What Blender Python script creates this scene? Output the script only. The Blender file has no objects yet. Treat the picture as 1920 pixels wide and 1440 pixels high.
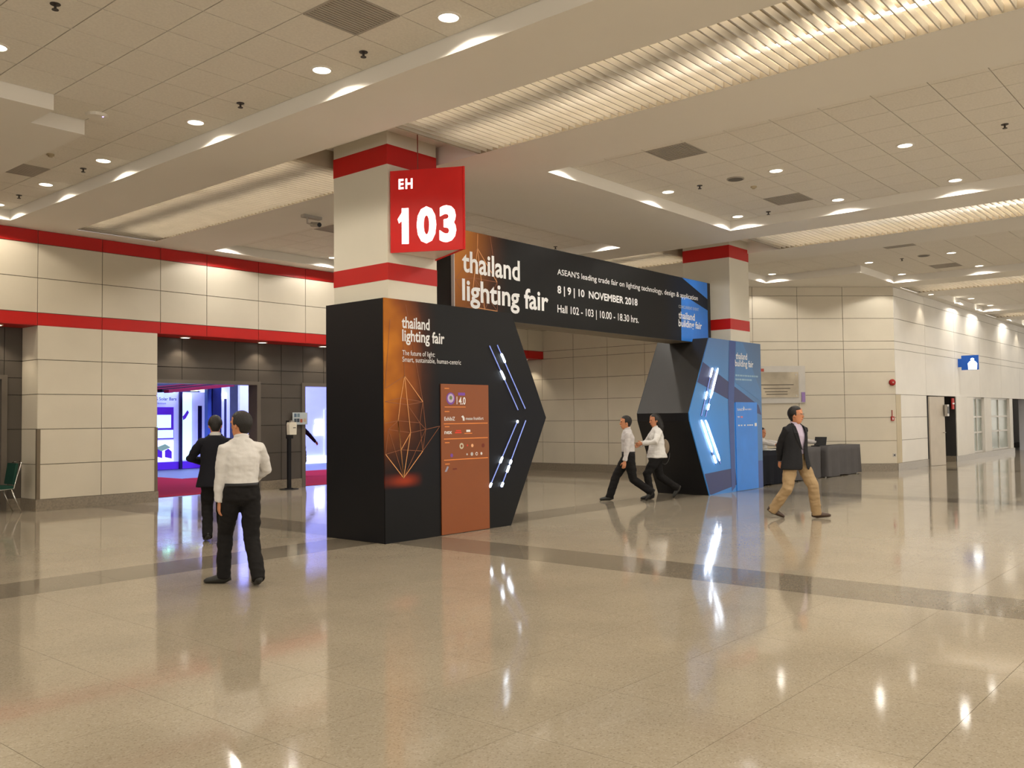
import bpy, bmesh, math, random
from mathutils import Vector, Matrix
random.seed(7)
SC = bpy.context.scene
COL = SC.collection

# ------------------------------------------------------------------ camera
CAM_H = 1.60
YAW, PITCH, ROLL = 0.70698229, 0.0375851, -0.01154197
_f = Vector((math.cos(YAW)*math.cos(PITCH), math.sin(YAW)*math.cos(PITCH), math.sin(PITCH)))
_r0 = Vector((math.sin(YAW), -math.cos(YAW), 0)); _u0 = _r0.cross(_f)
_r = _r0*math.cos(ROLL) + _u0*math.sin(ROLL); _u = _u0*math.cos(ROLL) - _r0*math.sin(ROLL)
cam_data = bpy.data.cameras.new('camera')
cam_data.sensor_fit = 'HORIZONTAL'; cam_data.sensor_width = 36.0
cam_data.lens = 1694.73/1920*36.0; cam_data.clip_end = 300
cam = bpy.data.objects.new('camera', cam_data); COL.objects.link(cam)
cam.matrix_world = Matrix(((_r.x, _u.x, -_f.x, 0), (_r.y, _u.y, -_f.y, 0), (_r.z, _u.z, -_f.z, CAM_H), (0, 0, 0, 1)))
SC.camera = cam
def in_view(p, mx=120):
    d = Vector(p) - Vector((0, 0, CAM_H)); z = d.dot(_f)
    if z < .5: return False
    x = 960 + 1694.73*d.dot(_r)/z; y = 720 - 1694.73*d.dot(_u)/z
    return -mx < x < 1920+mx and -mx < y < 1440+mx

# ------------------------------------------------------------------ world, exposure, light levels
world = bpy.data.worlds.new('World'); SC.world = world; world.use_nodes = True
wb = world.node_tree.nodes['Background']
wb.inputs[0].default_value = (1.0, 0.92, 0.80, 1); wb.inputs[1].default_value = 1.7
SC.view_settings.view_transform = 'Standard'; SC.view_settings.look = 'None'
SC.view_settings.exposure = 0.0; SC.view_settings.gamma = 1.0
SC.view_settings.use_curve_mapping = False
SC.cycles.use_denoising = True
SC.cycles.use_adaptive_sampling = True; SC.cycles.adaptive_threshold = .12; SC.cycles.adaptive_min_samples = 16
SC.cycles.max_bounces = 5; SC.cycles.diffuse_bounces = 3; SC.cycles.glossy_bounces = 3; SC.cycles.transmission_bounces = 2
SC.cycles.caustics_reflective = False; SC.cycles.caustics_refractive = False
SC.cycles.sample_clamp_indirect = 6.0
DOWN_W = 110.0           # each ceiling downlight
WARM = (1.0, 0.90, 0.74)     # lamps on the left
SOFT = (1.0, 0.94, 0.85)    # lamps on the right
WASH_W = 34.0
TUBE_E = 17.0            # fluorescent tubes over the louvers
HALL_W = 520.0

# ------------------------------------------------------------------ helpers
def lin(r, g, b):
    def f(c):
        c /= 255.0
        return c/12.92 if c <= .04045 else ((c+.055)/1.055)**2.4
    return (f(r), f(g), f(b), 1.0)

def M(name, col, rough=.6, spec=.4, metal=0.0, emit=0.0, ecol=None, noise=None, bump=None, coat=0.0, trans=0.0, alpha=1.0):
    m = bpy.data.materials.new(name); m.use_nodes = True
    nt = m.node_tree; b = nt.nodes['Principled BSDF']
    b.inputs['Base Color'].default_value = col
    b.inputs['Roughness'].default_value = rough
    b.inputs['Specular IOR Level'].default_value = spec
    b.inputs['Metallic'].default_value = metal
    b.inputs['Coat Weight'].default_value = coat
    b.inputs['Transmission Weight'].default_value = trans
    b.inputs['Alpha'].default_value = alpha
    if emit:
        b.inputs['Emission Color'].default_value = ecol or col
        b.inputs['Emission Strength'].default_value = emit
    g = nt.nodes.new('ShaderNodeNewGeometry')
    nz = nt.nodes.new('ShaderNodeTexNoise')
    sc, amt = noise or (3.0, .05)
    nz.inputs['Scale'].default_value = sc; nz.inputs['Detail'].default_value = 4
    nt.links.new(g.outputs['Position'], nz.inputs['Vector'])
    mr = nt.nodes.new('ShaderNodeMapRange')
    mr.inputs['From Min'].default_value = .3; mr.inputs['From Max'].default_value = .7
    mr.inputs['To Min'].default_value = 1-amt; mr.inputs['To Max'].default_value = 1+amt
    nt.links.new(nz.outputs['Fac'], mr.inputs['Value'])
    mx = nt.nodes.new('ShaderNodeMix'); mx.data_type = 'RGBA'; mx.blend_type = 'MULTIPLY'
    mx.inputs['Factor'].default_value = 1.0; mx.inputs['A'].default_value = col
    nt.links.new(mr.outputs['Result'], mx.inputs['B'])
    nt.links.new(mx.outputs['Result'], b.inputs['Base Color'])
    if bump:
        bs, st = bump
        n2 = nt.nodes.new('ShaderNodeTexNoise'); n2.inputs['Scale'].default_value = bs; n2.inputs['Detail'].default_value = 3
        nt.links.new(g.outputs['Position'], n2.inputs['Vector'])
        bp = nt.nodes.new('ShaderNodeBump'); bp.inputs['Strength'].default_value = st; bp.inputs['Distance'].default_value = .02
        nt.links.new(n2.outputs['Fac'], bp.inputs['Height']); nt.links.new(bp.outputs['Normal'], b.inputs['Normal'])
    return m

class MB:
    def __init__(self): self.v = []; self.f = []
    def add(self, vs, fs):
        o = len(self.v); self.v += [tuple(p) for p in vs]; self.f += [tuple(i+o for i in q) for q in fs]; return self
    def box(self, x0, x1, y0, y1, z0, z1):
        vs = [(x, y, z) for z in (z0, z1) for y in (y0, y1) for x in (x0, x1)]
        return self.add(vs, [(0,2,3,1),(4,5,7,6),(0,1,5,4),(2,6,7,3),(0,4,6,2),(1,3,7,5)])
    def obox(self, c, ux, uy, uz, hx, hy, hz):
        c = Vector(c); ux = Vector(ux); uy = Vector(uy); uz = Vector(uz); vs = []
        for k in (-1, 1):
            for j in (-1, 1):
                for i in (-1, 1): vs.append(c + ux*hx*i + uy*hy*j + uz*hz*k)
        return self.add(vs, [(0,2,3,1),(4,5,7,6),(0,1,5,4),(2,6,7,3),(0,4,6,2),(1,3,7,5)])
    def quad(self, a, b, c, d): return self.add([a, b, c, d], [(0,1,2,3)])
    def prism(self, poly, fn, t0, t1):      # poly of 2-D points, fn(p, t) -> 3-D
        n = len(poly); vs = [fn(p, t0) for p in poly] + [fn(p, t1) for p in poly]
        fs = [tuple(range(n-1, -1, -1)), tuple(range(n, 2*n))]
        fs += [(i, (i+1) % n, n+(i+1) % n, n+i) for i in range(n)]
        return self.add(vs, fs)
    def tube(self, pts, rad, n=10, ref=(0, 1, 0), cap=True):
        pts = [Vector(p) for p in pts]; ref = Vector(ref); o = len(self.v); k = len(pts); vs = []
        for i, p in enumerate(pts):
            t = (pts[min(i+1, k-1)] - pts[max(i-1, 0)]).normalized()
            fr = ref - t*ref.dot(t)
            if fr.length < .05: fr = Vector((1, 0, .01)) - t*Vector((1, 0, .01)).dot(t)
            if fr.length < .05: fr = Vector((0, 1, .01)) - t*Vector((0, 1, .01)).dot(t)
            fr.normalize(); sd = t.cross(fr)
            r = rad[i] if isinstance(rad, (list, tuple)) else rad
            ra, rb = r if isinstance(r, (list, tuple)) else (r, r)
            for j in range(n):
                a = 2*math.pi*j/n; vs.append(p + sd*(ra*math.cos(a)) + fr*(rb*math.sin(a)))
        fs = []
        for i in range(k-1):
            for j in range(n):
                fs.append((i*n+j, i*n+(j+1) % n, (i+1)*n+(j+1) % n, (i+1)*n+j))
        if cap:
            vs += [pts[0], pts[-1]]
            for j in range(n):
                fs.append((k*n, (j+1) % n, j)); fs.append((k*n+1, (k-1)*n+j, (k-1)*n+(j+1) % n))
        return self.add(vs, fs)
    def cyl(self, c, r, z0, z1, n=20, r2=None):
        return self.tube([(c[0], c[1], z0), (c[0], c[1], z1)], [r, r if r2 is None else r2], n=n)
    def ell(self, c, rx, ry, rz, nu=14, nv=8, fn=None):
        vs = []; c = Vector(c)
        for i in range(1, nv):
            th = math.pi*i/nv
            for j in range(nu):
                a = 2*math.pi*j/nu
                p = Vector((rx*math.sin(th)*math.cos(a), ry*math.sin(th)*math.sin(a), rz*math.cos(th)))
                vs.append(p)
        vs += [Vector((0, 0, rz)), Vector((0, 0, -rz))]
        fs = []
        for i in range(nv-2):
            for j in range(nu): fs.append((i*nu+j, (i+1)*nu+j, (i+1)*nu+(j+1) % nu, i*nu+(j+1) % nu))
        top, bot = (nv-1)*nu, (nv-1)*nu+1
        for j in range(nu):
            fs.append((top, j, (j+1) % nu)); fs.append((bot, (nv-2)*nu+(j+1) % nu, (nv-2)*nu+j))
        if fn: vs = [fn(p) for p in vs]
        return self.add([c+p for p in vs], fs)
    def mesh(self, name, mat=None, org=(0, 0, 0), smooth=False):
        me = bpy.data.meshes.new(name); ox, oy, oz = org
        me.from_pydata([(x-ox, y-oy, z-oz) for x, y, z in self.v], [], self.f); me.update()
        if mat: me.materials.append(mat)
        if smooth: me.polygons.foreach_set('use_smooth', [True]*len(me.polygons))
        return me
    def build(self, name, mat, parent=None, smooth=False, label=None):
        org = tuple(parent['_o']) if parent is not None and '_o' in parent else (0, 0, 0)
        return link(name, self.mesh(name, mat, org, smooth), parent, label)

def link(name, me, parent=None, label=None):
    o = bpy.data.objects.new(name, me); COL.objects.link(o)
    if parent is not None:
        o.parent = parent
        if '_o' in parent: o['_o'] = tuple(parent['_o'])
    if label: o['label'] = label
    return o
def thing(name, loc, label, cat, group=None):
    o = bpy.data.objects.new(name, None); COL.objects.link(o); o.location = loc
    o.empty_display_size = .1; o['_o'] = tuple(loc)
    o['label'] = label; o['category'] = cat
    if group: o['group'] = group
    return o
def tag(o, label, cat, group=None):
    o['label'] = label; o['category'] = cat
    if group: o['group'] = group
    return o
def struct(o, label=None):
    o['kind'] = 'structure'
    if label: o['label'] = label
    return o
def stuff(o): o['kind'] = 'stuff'; return o

_unit = {}
def unit(mat):
    if mat.name not in _unit:
        _unit[mat.name] = MB().box(-.5, .5, -.5, .5, -.5, .5).mesh('piece_'+mat.name, mat)
    return _unit[mat.name]
def piece(name, mat, parent, c, s, rz=0.0):
    o = bpy.data.objects.new(name, unit(mat)); COL.objects.link(o); o.parent = parent
    org = Vector(parent['_o']) if parent is not None and '_o' in parent else Vector((0, 0, 0))
    o.location = Vector(c) - org; o.scale = s; o.rotation_euler = (0, 0, rz); return o

_text = {}
def text_raw(s, bold, sp=1.0):
    c = bpy.data.curves.new('t', 'FONT'); c.body = s; c.space_character = sp; c.offset = bold; c.resolution_u = 3
    o = bpy.data.objects.new('t', c); COL.objects.link(o)
    dg = bpy.context.evaluated_depsgraph_get(); me = bpy.data.meshes.new_from_object(o.evaluated_get(dg))
    vs = [v.co.copy() for v in me.vertices]; fs = [tuple(p.vertices) for p in me.polygons]
    bpy.data.objects.remove(o); bpy.data.curves.remove(c); bpy.data.meshes.remove(me)
    return vs, fs
def lettering(name, s, mat, parent, O, U, V, u0, u1, vb, h, bold=0.0, ref='l', off=None, label=None, sp=1.0):
    """text s on the plane O + U*u + V*v between u0 and u1, baseline vb, height h of the letter ref"""
    vs, fs = text_raw(s, bold, sp)
    if ref not in _text:
        rv, _ = text_raw(ref, 0.0); _text[ref] = max(v.y for v in rv)
    hr = _text[ref]
    x0 = min(v.x for v in vs); x1 = max(v.x for v in vs)
    O = Vector(O); U = Vector(U); V = Vector(V); N = Vector(off) if off else Vector((0, 0, 0))
    pos = [O + U*(u0+(v.x-x0)*(u1-u0)/(x1-x0)) + V*(vb+v.y*h/hr) + N for v in vs]
    fr = sorted(((min(vs[i].x for i in f), max(vs[i].x for i in f), f) for f in fs), key=lambda q: q[0])
    words, end = [[]], None                    # one mesh for each word
    for a, b, f in fr:
        if end is not None and a-end > .17: words.append([])
        words[-1].append(f); end = b if end is None else max(end, b)
    for w in words:
        idx = sorted({i for f in w for i in f}); mp = {i: k for k, i in enumerate(idx)}
        o = MB().add([pos[i] for i in idx], [tuple(mp[i] for i in f) for f in w]).build(name, mat, parent, label=label)
    return o

def nodes_of(m):
    nt = m.node_tree; return nt, nt.nodes['Principled BSDF']
def bare(name, rough=.5, spec=.4):
    m = bpy.data.materials.new(name); m.use_nodes = True
    nt, b = nodes_of(m); b.inputs['Roughness'].default_value = rough; b.inputs['Specular IOR Level'].default_value = spec
    g = nt.nodes.new('ShaderNodeNewGeometry'); s = nt.nodes.new('ShaderNodeSeparateXYZ')
    nt.links.new(g.outputs['Position'], s.inputs[0]); return m, nt, b, g, s
def rng(nt, src, a, b, c, d, kind='SMOOTHSTEP'):
    n = nt.nodes.new('ShaderNodeMapRange'); n.interpolation_type = kind; n.clamp = True
    n.inputs['From Min'].default_value = a; n.inputs['From Max'].default_value = b
    n.inputs['To Min'].default_value = c; n.inputs['To Max'].default_value = d
    nt.links.new(src, n.inputs['Value']); return n.outputs['Result']
def mth(nt, op, a, b):
    n = nt.nodes.new('ShaderNodeMath'); n.operation = op
    for i, q in enumerate((a, b)):
        if isinstance(q, (int, float)): n.inputs[i].default_value = q
        else: nt.links.new(q, n.inputs[i])
    return n.outputs[0]
def ramp(nt, src, stops):
    n = nt.nodes.new('ShaderNodeValToRGB'); e = n.color_ramp.elements
    e[0].position, e[0].color = stops[0]; e[1].position, e[1].color = stops[-1]
    for p, c in stops[1:-1]:
        q = e.new(p); q.color = c
    nt.links.new(src, n.inputs['Fac']); return n.outputs['Color']
def mixc(nt, f, a, b):
    n = nt.nodes.new('ShaderNodeMix'); n.data_type = 'RGBA'
    if isinstance(f, (int, float)): n.inputs['Factor'].default_value = f
    else: nt.links.new(f, n.inputs['Factor'])
    for k, q in (('A', a), ('B', b)):
        if isinstance(q, tuple): n.inputs[k].default_value = q
        else: nt.links.new(q, n.inputs[k])
    return n.outputs['Result']

# ------------------------------------------------------------------ materials
def terrazzo(name, base, dark, light, rough=.075):
    m, nt, b, g, s = bare(name, rough, .28)
    v = nt.nodes.new('ShaderNodeTexVoronoi'); v.inputs['Scale'].default_value = 110; nt.links.new(g.outputs['Position'], v.inputs['Vector'])
    sp = nt.nodes.new('ShaderNodeSeparateColor'); nt.links.new(v.outputs['Color'], sp.inputs[0])
    c1 = ramp(nt, sp.outputs[0], [(0, dark), (.22, base), (.78, base), (1, light)])
    n = nt.nodes.new('ShaderNodeTexNoise'); n.inputs['Scale'].default_value = 1.3; n.inputs['Detail'].default_value = 3
    nt.links.new(g.outputs['Position'], n.inputs['Vector'])
    k = rng(nt, n.outputs['Fac'], .3, .7, .93, 1.06, 'LINEAR')
    mx = nt.nodes.new('ShaderNodeMix'); mx.data_type = 'RGBA'; mx.blend_type = 'MULTIPLY'; mx.inputs['Factor'].default_value = 1
    nt.links.new(c1, mx.inputs['A']); nt.links.new(k, mx.inputs['B']); nt.links.new(mx.outputs['Result'], b.inputs['Base Color'])
    n2 = nt.nodes.new('ShaderNodeTexNoise'); n2.inputs['Scale'].default_value = 2.2; nt.links.new(g.outputs['Position'], n2.inputs['Vector'])
    nt.links.new(rng(nt, n2.outputs['Fac'], .3, .7, rough*.7, rough*1.3, 'LINEAR'), b.inputs['Roughness'])
    return m
m_slab = terrazzo('terrazzo_beige', (.355, .305, .230, 1), (.28, .235, .17, 1), (.41, .36, .285, 1))
m_band = terrazzo('terrazzo_brown', (.215, .182, .138, 1), (.16, .135, .10, 1), (.26, .225, .175, 1))
m_grout = M('grout', (.10, .085, .06, 1), .8, .1)
m_panel = M('panel_cream', (.615, .555, .445, 1), .5, .35, noise=(1.5, .03))
m_panelw = M('panel_white', (.74, .71, .655, 1), .5, .35, noise=(1.5, .03))
m_joint = M('joint_dark', (.16, .135, .10, 1), .8)
m_red = M('panel_red', lin(186, 22, 16), .45, .4, noise=(1.5, .04))
m_skirt = M('skirting_stone', (.235, .195, .145, 1), .3, .5, noise=(30, .18))
m_dark = M('panel_taupe', (.085, .072, .060, 1), .35, .4, noise=(1.2, .06))
m_darkj = M('joint_black', (.02, .017, .014, 1), .8)
m_guard = M('guard_brown', (.16, .125, .085, 1), .4)
m_soffit = M('soffit_paint', (.82, .785, .72, 1), .7, .2, noise=(.6, .02))
m_tile = M('ceiling_tile', (.80, .76, .69, 1), .85, .1, noise=(40, .05))
m_tilej = M('ceiling_grid', (.48, .44, .38, 1), .8)
m_vent = M('vent_grille', (.42, .38, .33, 1), .6)
m_ventd = M('vent_dark', (.16, .145, .125, 1), .8)
m_white = M('white_enamel', (.78, .74, .66, 1), .4)
m_lamp = M('lamp_glow', (1, 1, 1, 1), .5, emit=6.0, ecol=(1.0, .92, .78, 1))
m_tube = M('fluorescent_tube', (1, 1, 1, 1), .5, emit=TUBE_E, ecol=(1.0, .89, .72, 1))
m_slat = M('louver_slat', (.58, .54, .47, 1), .35, .5)
m_house = M('louver_housing', (.40, .34, .25, 1), .6)
m_column = M('column_paint', (.70, .66, .56, 1), .5, .3, noise=(1.5, .02))
m_black = M('black_laminate', (.006, .006, .008, 1), .4, .35)
m_blacklit = M('black_laminate_lit', (.022, .020, .018, 1), .42, .4)  # lighter black: ceiling light on the up-facing inner board put into the colour
m_led = M('led_white', (1, 1, 1, 1), .4, emit=11.0, ecol=(.74, .86, 1.0, 1))
m_ledd = M('led_blue', (.3, .4, 1, 1), .4, emit=.5, ecol=(.25, .36, 1.0, 1))
m_channel = M('led_channel', (.02, .02, .05, 1), .3, .6)
m_print = M('print_white', (.78, .78, .78, 1), .5)
m_printg = M('print_grey', (.50, .50, .50, 1), .5)
m_wire1 = M('print_line_bright', lin(214, 150, 92), .5)
m_wire2 = M('print_line_dim', lin(140, 84, 50), .5)
m_orange = M('board_orange', lin(134, 72, 34), .45, .4, noise=(2, .03))
m_rule = M('print_rule', lin(232, 138, 66), .5)
m_purple = M('print_purple', lin(120, 70, 160), .5)
m_pred = M('print_red', lin(214, 60, 36), .5)
m_pbrown = M('print_brown', lin(110, 40, 20), .5)
m_sign = M('sign_red', lin(200, 18, 14), .4, .4, emit=.10, ecol=lin(200, 14, 10))
m_signw = M('sign_glow', (1, 1, 1, 1), .4, emit=2.6, ecol=(1, .97, .93, 1))
m_chrome = M('chrome', (.6, .58, .54, 1), .2, .5, metal=1.0)
m_steel = M('brushed_steel', (.45, .42, .38, 1), .4, .5, metal=.9)
m_rod = M('rod_red', (.25, .05, .03, 1), .5)

# ------------------------------------------------------------------ floor
floor = struct(MB().box(-12, 62, -9, 18.05, -.06, -.012).build('floor', m_grout), 'polished beige terrazzo lobby floor with dark bands')
xs = []
for k in range(-1, 6):                       # bays between the brown bands, 9.54 m apart
    a = 8.75 + (k-1)*9.54; b = a + 8.69
    xs += [(a + i*.869, a + (i+1)*.869, False) for i in range(10)] + [(b, b+.85, True)]
ys = [(8.98-.85*(i+1), 8.98-.85*i, False) for i in range(21)] + [(8.98, 9.80, True)] + [(9.80+.85*i, min(9.80+.85*(i+1), 18.05), False) for i in range(10)]
cand = []
for x0, x1, xb in xs:
    for y0, y1, yb in ys:
        if x0 > 46 or x1 < -10 or y1-y0 < .05: continue
        cand.append((x0, x1, y0, y1, xb or yb))
vis = [c for c in cand if in_view(((c[0]+c[1])/2, (c[2]+c[3])/2, 0), 60)]
vis.sort(key=lambda c: math.hypot((c[0]+c[1])/2, (c[2]+c[3])/2))
keep = set(vis[:280])
rest = {False: MB(), True: MB()}
G = .0012
for c in cand:
    x0, x1, y0, y1, dk = c
    if c in keep:
        piece('floor_slab', m_band if dk else m_slab, floor, ((x0+x1)/2, (y0+y1)/2, -.006), (x1-x0-2*G, y1-y0-2*G, .012))
    else:
        rest[dk].box(x0+G, x1-G, y0+G, y1-G, -.012, 0)
stuff(rest[False].build('floor_slabs', m_slab, floor)); stuff(rest[True].build('floor_band_slabs', m_band, floor))

# ------------------------------------------------------------------ ceiling: soffit, coffers with tiles, louver slots
ZS, ZT, P = 5.15, 5.33, .63
A_R = [(-.06, 6.24, -5.24, 10.51), (4.35, 6.24, 10.51, 11.14), (4.98, 6.24, 11.14, 16.81)]
B_R = [(10.2, 15.87, -5.24, 7.99)]
D_R = [(10.2, 15.87, 10.51, 16.81)]
C_R = [(19.74, 25.41, -5.24, 7.99), (19.74, 22.89, 7.99, 10.51)]
E_R = [(29.28, 34.95, -5.24, 7.99)]
F_R = [(38.82, 44.49, -5.24, 7.99)]
SLOT = [(7.36, 8.88, -7, 16.77), (16.86, 18.38, -7, 16.77), (26.44, 27.96, -7, 8.14), (35.98, 37.5, -7, 8.14)]
holes = A_R + B_R + C_R + D_R + E_R + F_R + SLOT
bx = sorted({-12, 62} | {v for h in holes for v in h[:2]}); by = sorted({-9, 18.05} | {v for h in holes for v in h[2:]})
mb = MB()
for i in range(len(bx)-1):
    for j in range(len(by)-1):
        cx, cy = (bx[i]+bx[i+1])/2, (by[j]+by[j+1])/2
        if any(h[0] < cx < h[1] and h[2] < cy < h[3] for h in holes): continue
        mb.quad((bx[i], by[j], ZS), (bx[i], by[j+1], ZS), (bx[i+1], by[j+1], ZS), (bx[i+1], by[j], ZS))
ceiling = struct(mb.build('ceiling', m_soffit), 'smooth painted ceiling soffit between the tiled coffers')
skip = {}
def coffer(rects, label, fixtures=(), far=False):
    cells = set()
    ox = rects[0][0]; oy = 6.10 - 18*P
    for x0, x1, y0, y1 in rects:
        for i in range(round((x0-ox)/P), round((x1-ox)/P)):
            for j in range(round((y0-oy)/P), round((y1-oy)/P)): cells.add((i, j))
    top, side = MB(), MB()
    for i, j in cells:
        x0, x1, y0, y1 = ox+i*P, ox+(i+1)*P, oy+j*P, oy+(j+1)*P
        top.quad((x0, y0, ZT+.012), (x0, y1, ZT+.012), (x1, y1, ZT+.012), (x1, y0, ZT+.012))
        if (i-1, j) not in cells: side.quad((x0, y0, ZS), (x0, y1, ZS), (x0, y1, ZT+.02), (x0, y0, ZT+.02))
        if (i+1, j) not in cells: side.quad((x1, y0, ZS), (x1, y1, ZS), (x1, y1, ZT+.02), (x1, y0, ZT+.02))
        if (i, j-1) not in cells: side.quad((x0, y0, ZS), (x1, y0, ZS), (x1, y0, ZT+.02), (x0, y0, ZT+.02))
        if (i, j+1) not in cells: side.quad((x0, y1, ZS), (x1, y1, ZS), (x1, y1, ZT+.02), (x0, y1, ZT+.02))
    co = struct(top.build('ceiling_coffer', m_tilej), label)
    side.build('coffer_edge', m_soffit, co)
    rest = MB(); n = 0
    for i, j in sorted(cells):
        cx, cy = ox+(i+.5)*P, oy+(j+.5)*P
        if any(abs(cx-fx) < P/2 and abs(cy-fy) < P/2 for fx, fy in fixtures): continue
        if in_view((cx, cy, ZT), 40) and not far:
            piece('ceiling_tile', m_tile, co, (cx, cy, ZT+.006), (P-.011, P-.011, .012)); n += 1
        else: rest.box(cx-P/2+.0055, cx+P/2-.0055, cy-P/2+.0055, cy+P/2-.0055, ZT, ZT+.012)
    if rest.v: stuff(rest.build('ceiling_tiles', m_tile, co))
    return co
ventA = [(5.295, 6.415), (5.295, 13.975)]; ventB = [(11.145, 6.415), (14.925, 6.415)]; ventC = [(20.685, 6.415), (24.465, 6.415)]; ventD = [(11.145, 13.975)]
coffer(A_R, 'tiled ceiling coffer at upper left', ventA)
coffer(B_R, 'tiled ceiling coffer at upper right', ventB)
coffer(D_R, 'tiled ceiling coffer behind the archway', ventD)
coffer(C_R, 'tiled ceiling coffer before the cream corner wall', ventC)
coffer(E_R, 'tiled ceiling coffer far along the right corridor', (), True)
coffer(F_R, 'tiled ceiling coffer at the far end of the corridor', (), True)

def louver(x0, x1, y0, y1, label, cut=None):
    t = thing('louver_light', ((x0+x1)/2, (y0+y1)/2, ZS), label, 'ceiling light', 'slatted ceiling light strips')
    h = MB(); zt = 5.46
    h.quad((x0, y0, zt), (x0, y1, zt), (x1, y1, zt), (x1, y0, zt))
    for a in (x0, x1): h.quad((a, y0, ZS), (a, y1, ZS), (a, y1, zt), (a, y0, zt))
    for a in (y0, y1): h.quad((x0, a, ZS), (x1, a, ZS), (x1, a, zt), (x0, a, zt))
    h.build('housing', m_house, t)
    xm = (x0+x1)/2
    L = 1.22; n = int((y1-y0-.1)//L)
    tm = MB().tube([(0, -.58, 0), (0, .58, 0)], .019, n=8).mesh('tube', m_tube)
    for i in range(n):
        for dx in (-.66, .06, .56):
            o = link('fluorescent_tube', tm, t); o.location = Vector((xm+dx, y0+.05+(i+.5)*L, 5.36)) - t.location
    MB().box(xm-.50, xm-.06, y0+.01, y1-.01, 5.285, 5.30).box(xm-.50, xm-.49, y0+.01, y1-.01, 5.30, zt).box(xm-.07, xm-.06, y0+.01, y1-.01, 5.30, zt).build('light_shield', m_house, t)  # brown board added to block tube light above the dim band of slats
    S = .105; ns = int((y1-y0)/S)
    sm = MB().obox((0, 0, 0), (1, 0, 0), Vector((0, 1, .06)).normalized(), Vector((0, -.06, 1)).normalized(), (x1-x0)/2-.004, .007, .036).mesh('slat', m_slat)
    rest = MB()
    for i in range(ns+1):
        y = y1-.03-i*S
        if y < y0+.03: break
        if cut is None or y > cut:
            o = link('slat', sm, t); o.location = Vector((xm, y, ZS+.040)) - t.location
        else:
            rest.obox((xm, y, ZS+.040), (1, 0, 0), Vector((0, 1, .06)).normalized(), Vector((0, -.06, 1)).normalized(), (x1-x0)/2-.004, .007, .036)
    if rest.v: stuff(rest.build('slats', m_slat, t))
    return t
louver(7.36, 8.88, -6.9, 8.12, 'slatted light strip across the ceiling top right, ending at the near column', .3)
louver(7.36, 8.88, 10.12, 16.75, 'slatted light strip left of the near column towards the red-banded wall')
louver(16.86, 18.38, -6.9, 8.12, 'slatted light strip at right, ending at the far column', 2.4)
louver(16.86, 18.38, 10.12, 16.75, 'short slatted light strip seen above the banner behind the far column')
louver(26.44, 27.96, -6.9, 8.12, 'small slatted light strip in front of the white corridor wall', 9)
louver(35.98, 37.5, -6.9, 8.12, 'farthest slatted light strip at the right edge', 9)
for k, x0 in enumerate((7.36, 16.86)):       # raised ceiling around each column
    h = MB(); y0, y1, zt = 8.12, 10.12, 5.40; x1 = x0+1.52
    h.quad((x0, y0, zt), (x0, y1, zt), (x1, y1, zt), (x1, y0, zt))
    for a in (x0, x1): h.quad((a, y0, ZS), (a, y1, ZS), (a, y1, zt), (a, y0, zt))
    struct(h.build('ceiling_recess', m_soffit), 'raised ceiling pocket around the %s column' % ('near', 'far')[k])

# ------------------------------------------------------------------ walls
ZR = [.213, .85, 1.495, 2.135, 2.77, 3.40, 3.63, 4.268, 4.90, 5.15]
YP = 17.30; YR = 18.0; XW = 21.75; YC = 8.25
GP = .006
def panels(parent, O, U, us, zs, mats, t=.02, skipf=None):
    """panels on the plane through O along unit U; the normal towards the lobby is U rotated by -90 degrees"""
    U = Vector(U).normalized(); N = Vector((U.y, -U.x, 0)); rz = math.atan2(U.y, U.x)
    for i in range(len(us)-1):
        for j in range(len(zs)-1):
            if skipf and skipf(us[i], us[i+1], zs[j], zs[j+1]): continue
            m = mats[j] if isinstance(mats, list) else mats
            c = Vector(O) + U*((us[i]+us[i+1])/2) - N*(t/2)
            piece('wall_panel', m, parent, (c.x, c.y, (zs[j]+zs[j+1])/2), (us[i+1]-us[i]-2*GP, t, zs[j+1]-zs[j]-2*GP), rz)
# bulkhead over the entrances and the cream pier
wl = struct(MB().box(-12, XW, YP+.015, YR+.3, 3.405, 5.149).build('wall_left', m_joint), 'long cream panelled wall with two red bands')
jx = [-4.9, -3.7, -2.5, -1.3, -.1, 1.1, 2.3, 3.45, 4.6, 5.75, 6.90, 8.09, 9.28, 10.32, 11.59, 12.86, 14.05, 15.25, 16.45, 17.65, 18.85, 20.05, 21.0, XW]
panels(wl, (0, YP, 0), (1, 0, 0), jx, [3.40, 3.63, 4.268, 4.90, 5.15], [m_red, m_panel, m_panel, m_red])
MB().box(-12, XW, YP+.002, YR, 3.396, 3.404).build('red_soffit', m_red, wl)
pier = struct(MB().box(6.925, 9.205, YP+.015, YR+.2, 0, 3.395).build('wall_pier', m_joint), 'cream panelled pier between the entrances')
panels(pier, (0, YP, 0), (1, 0, 0), [6.91, 8.09, 9.22], ZR[:6], m_panel)
panels(pier, (6.91, 0, 0), (0, -1, 0), [-YR, -YP], ZR[:6], m_panel)
panels(pier, (9.22, 0, 0), (0, 1, 0), [YP, YR], ZR[:6], m_panel)
MB().box(6.89, 9.24, YP-.02, YR-.01, 0, .213).build('skirting', m_skirt, pier)
for x in (6.905, 9.165): MB().box(x, x+.06, YP-.012, YP+.05, .213, 1.495).build('corner_guard', m_guard, pier)
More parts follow.
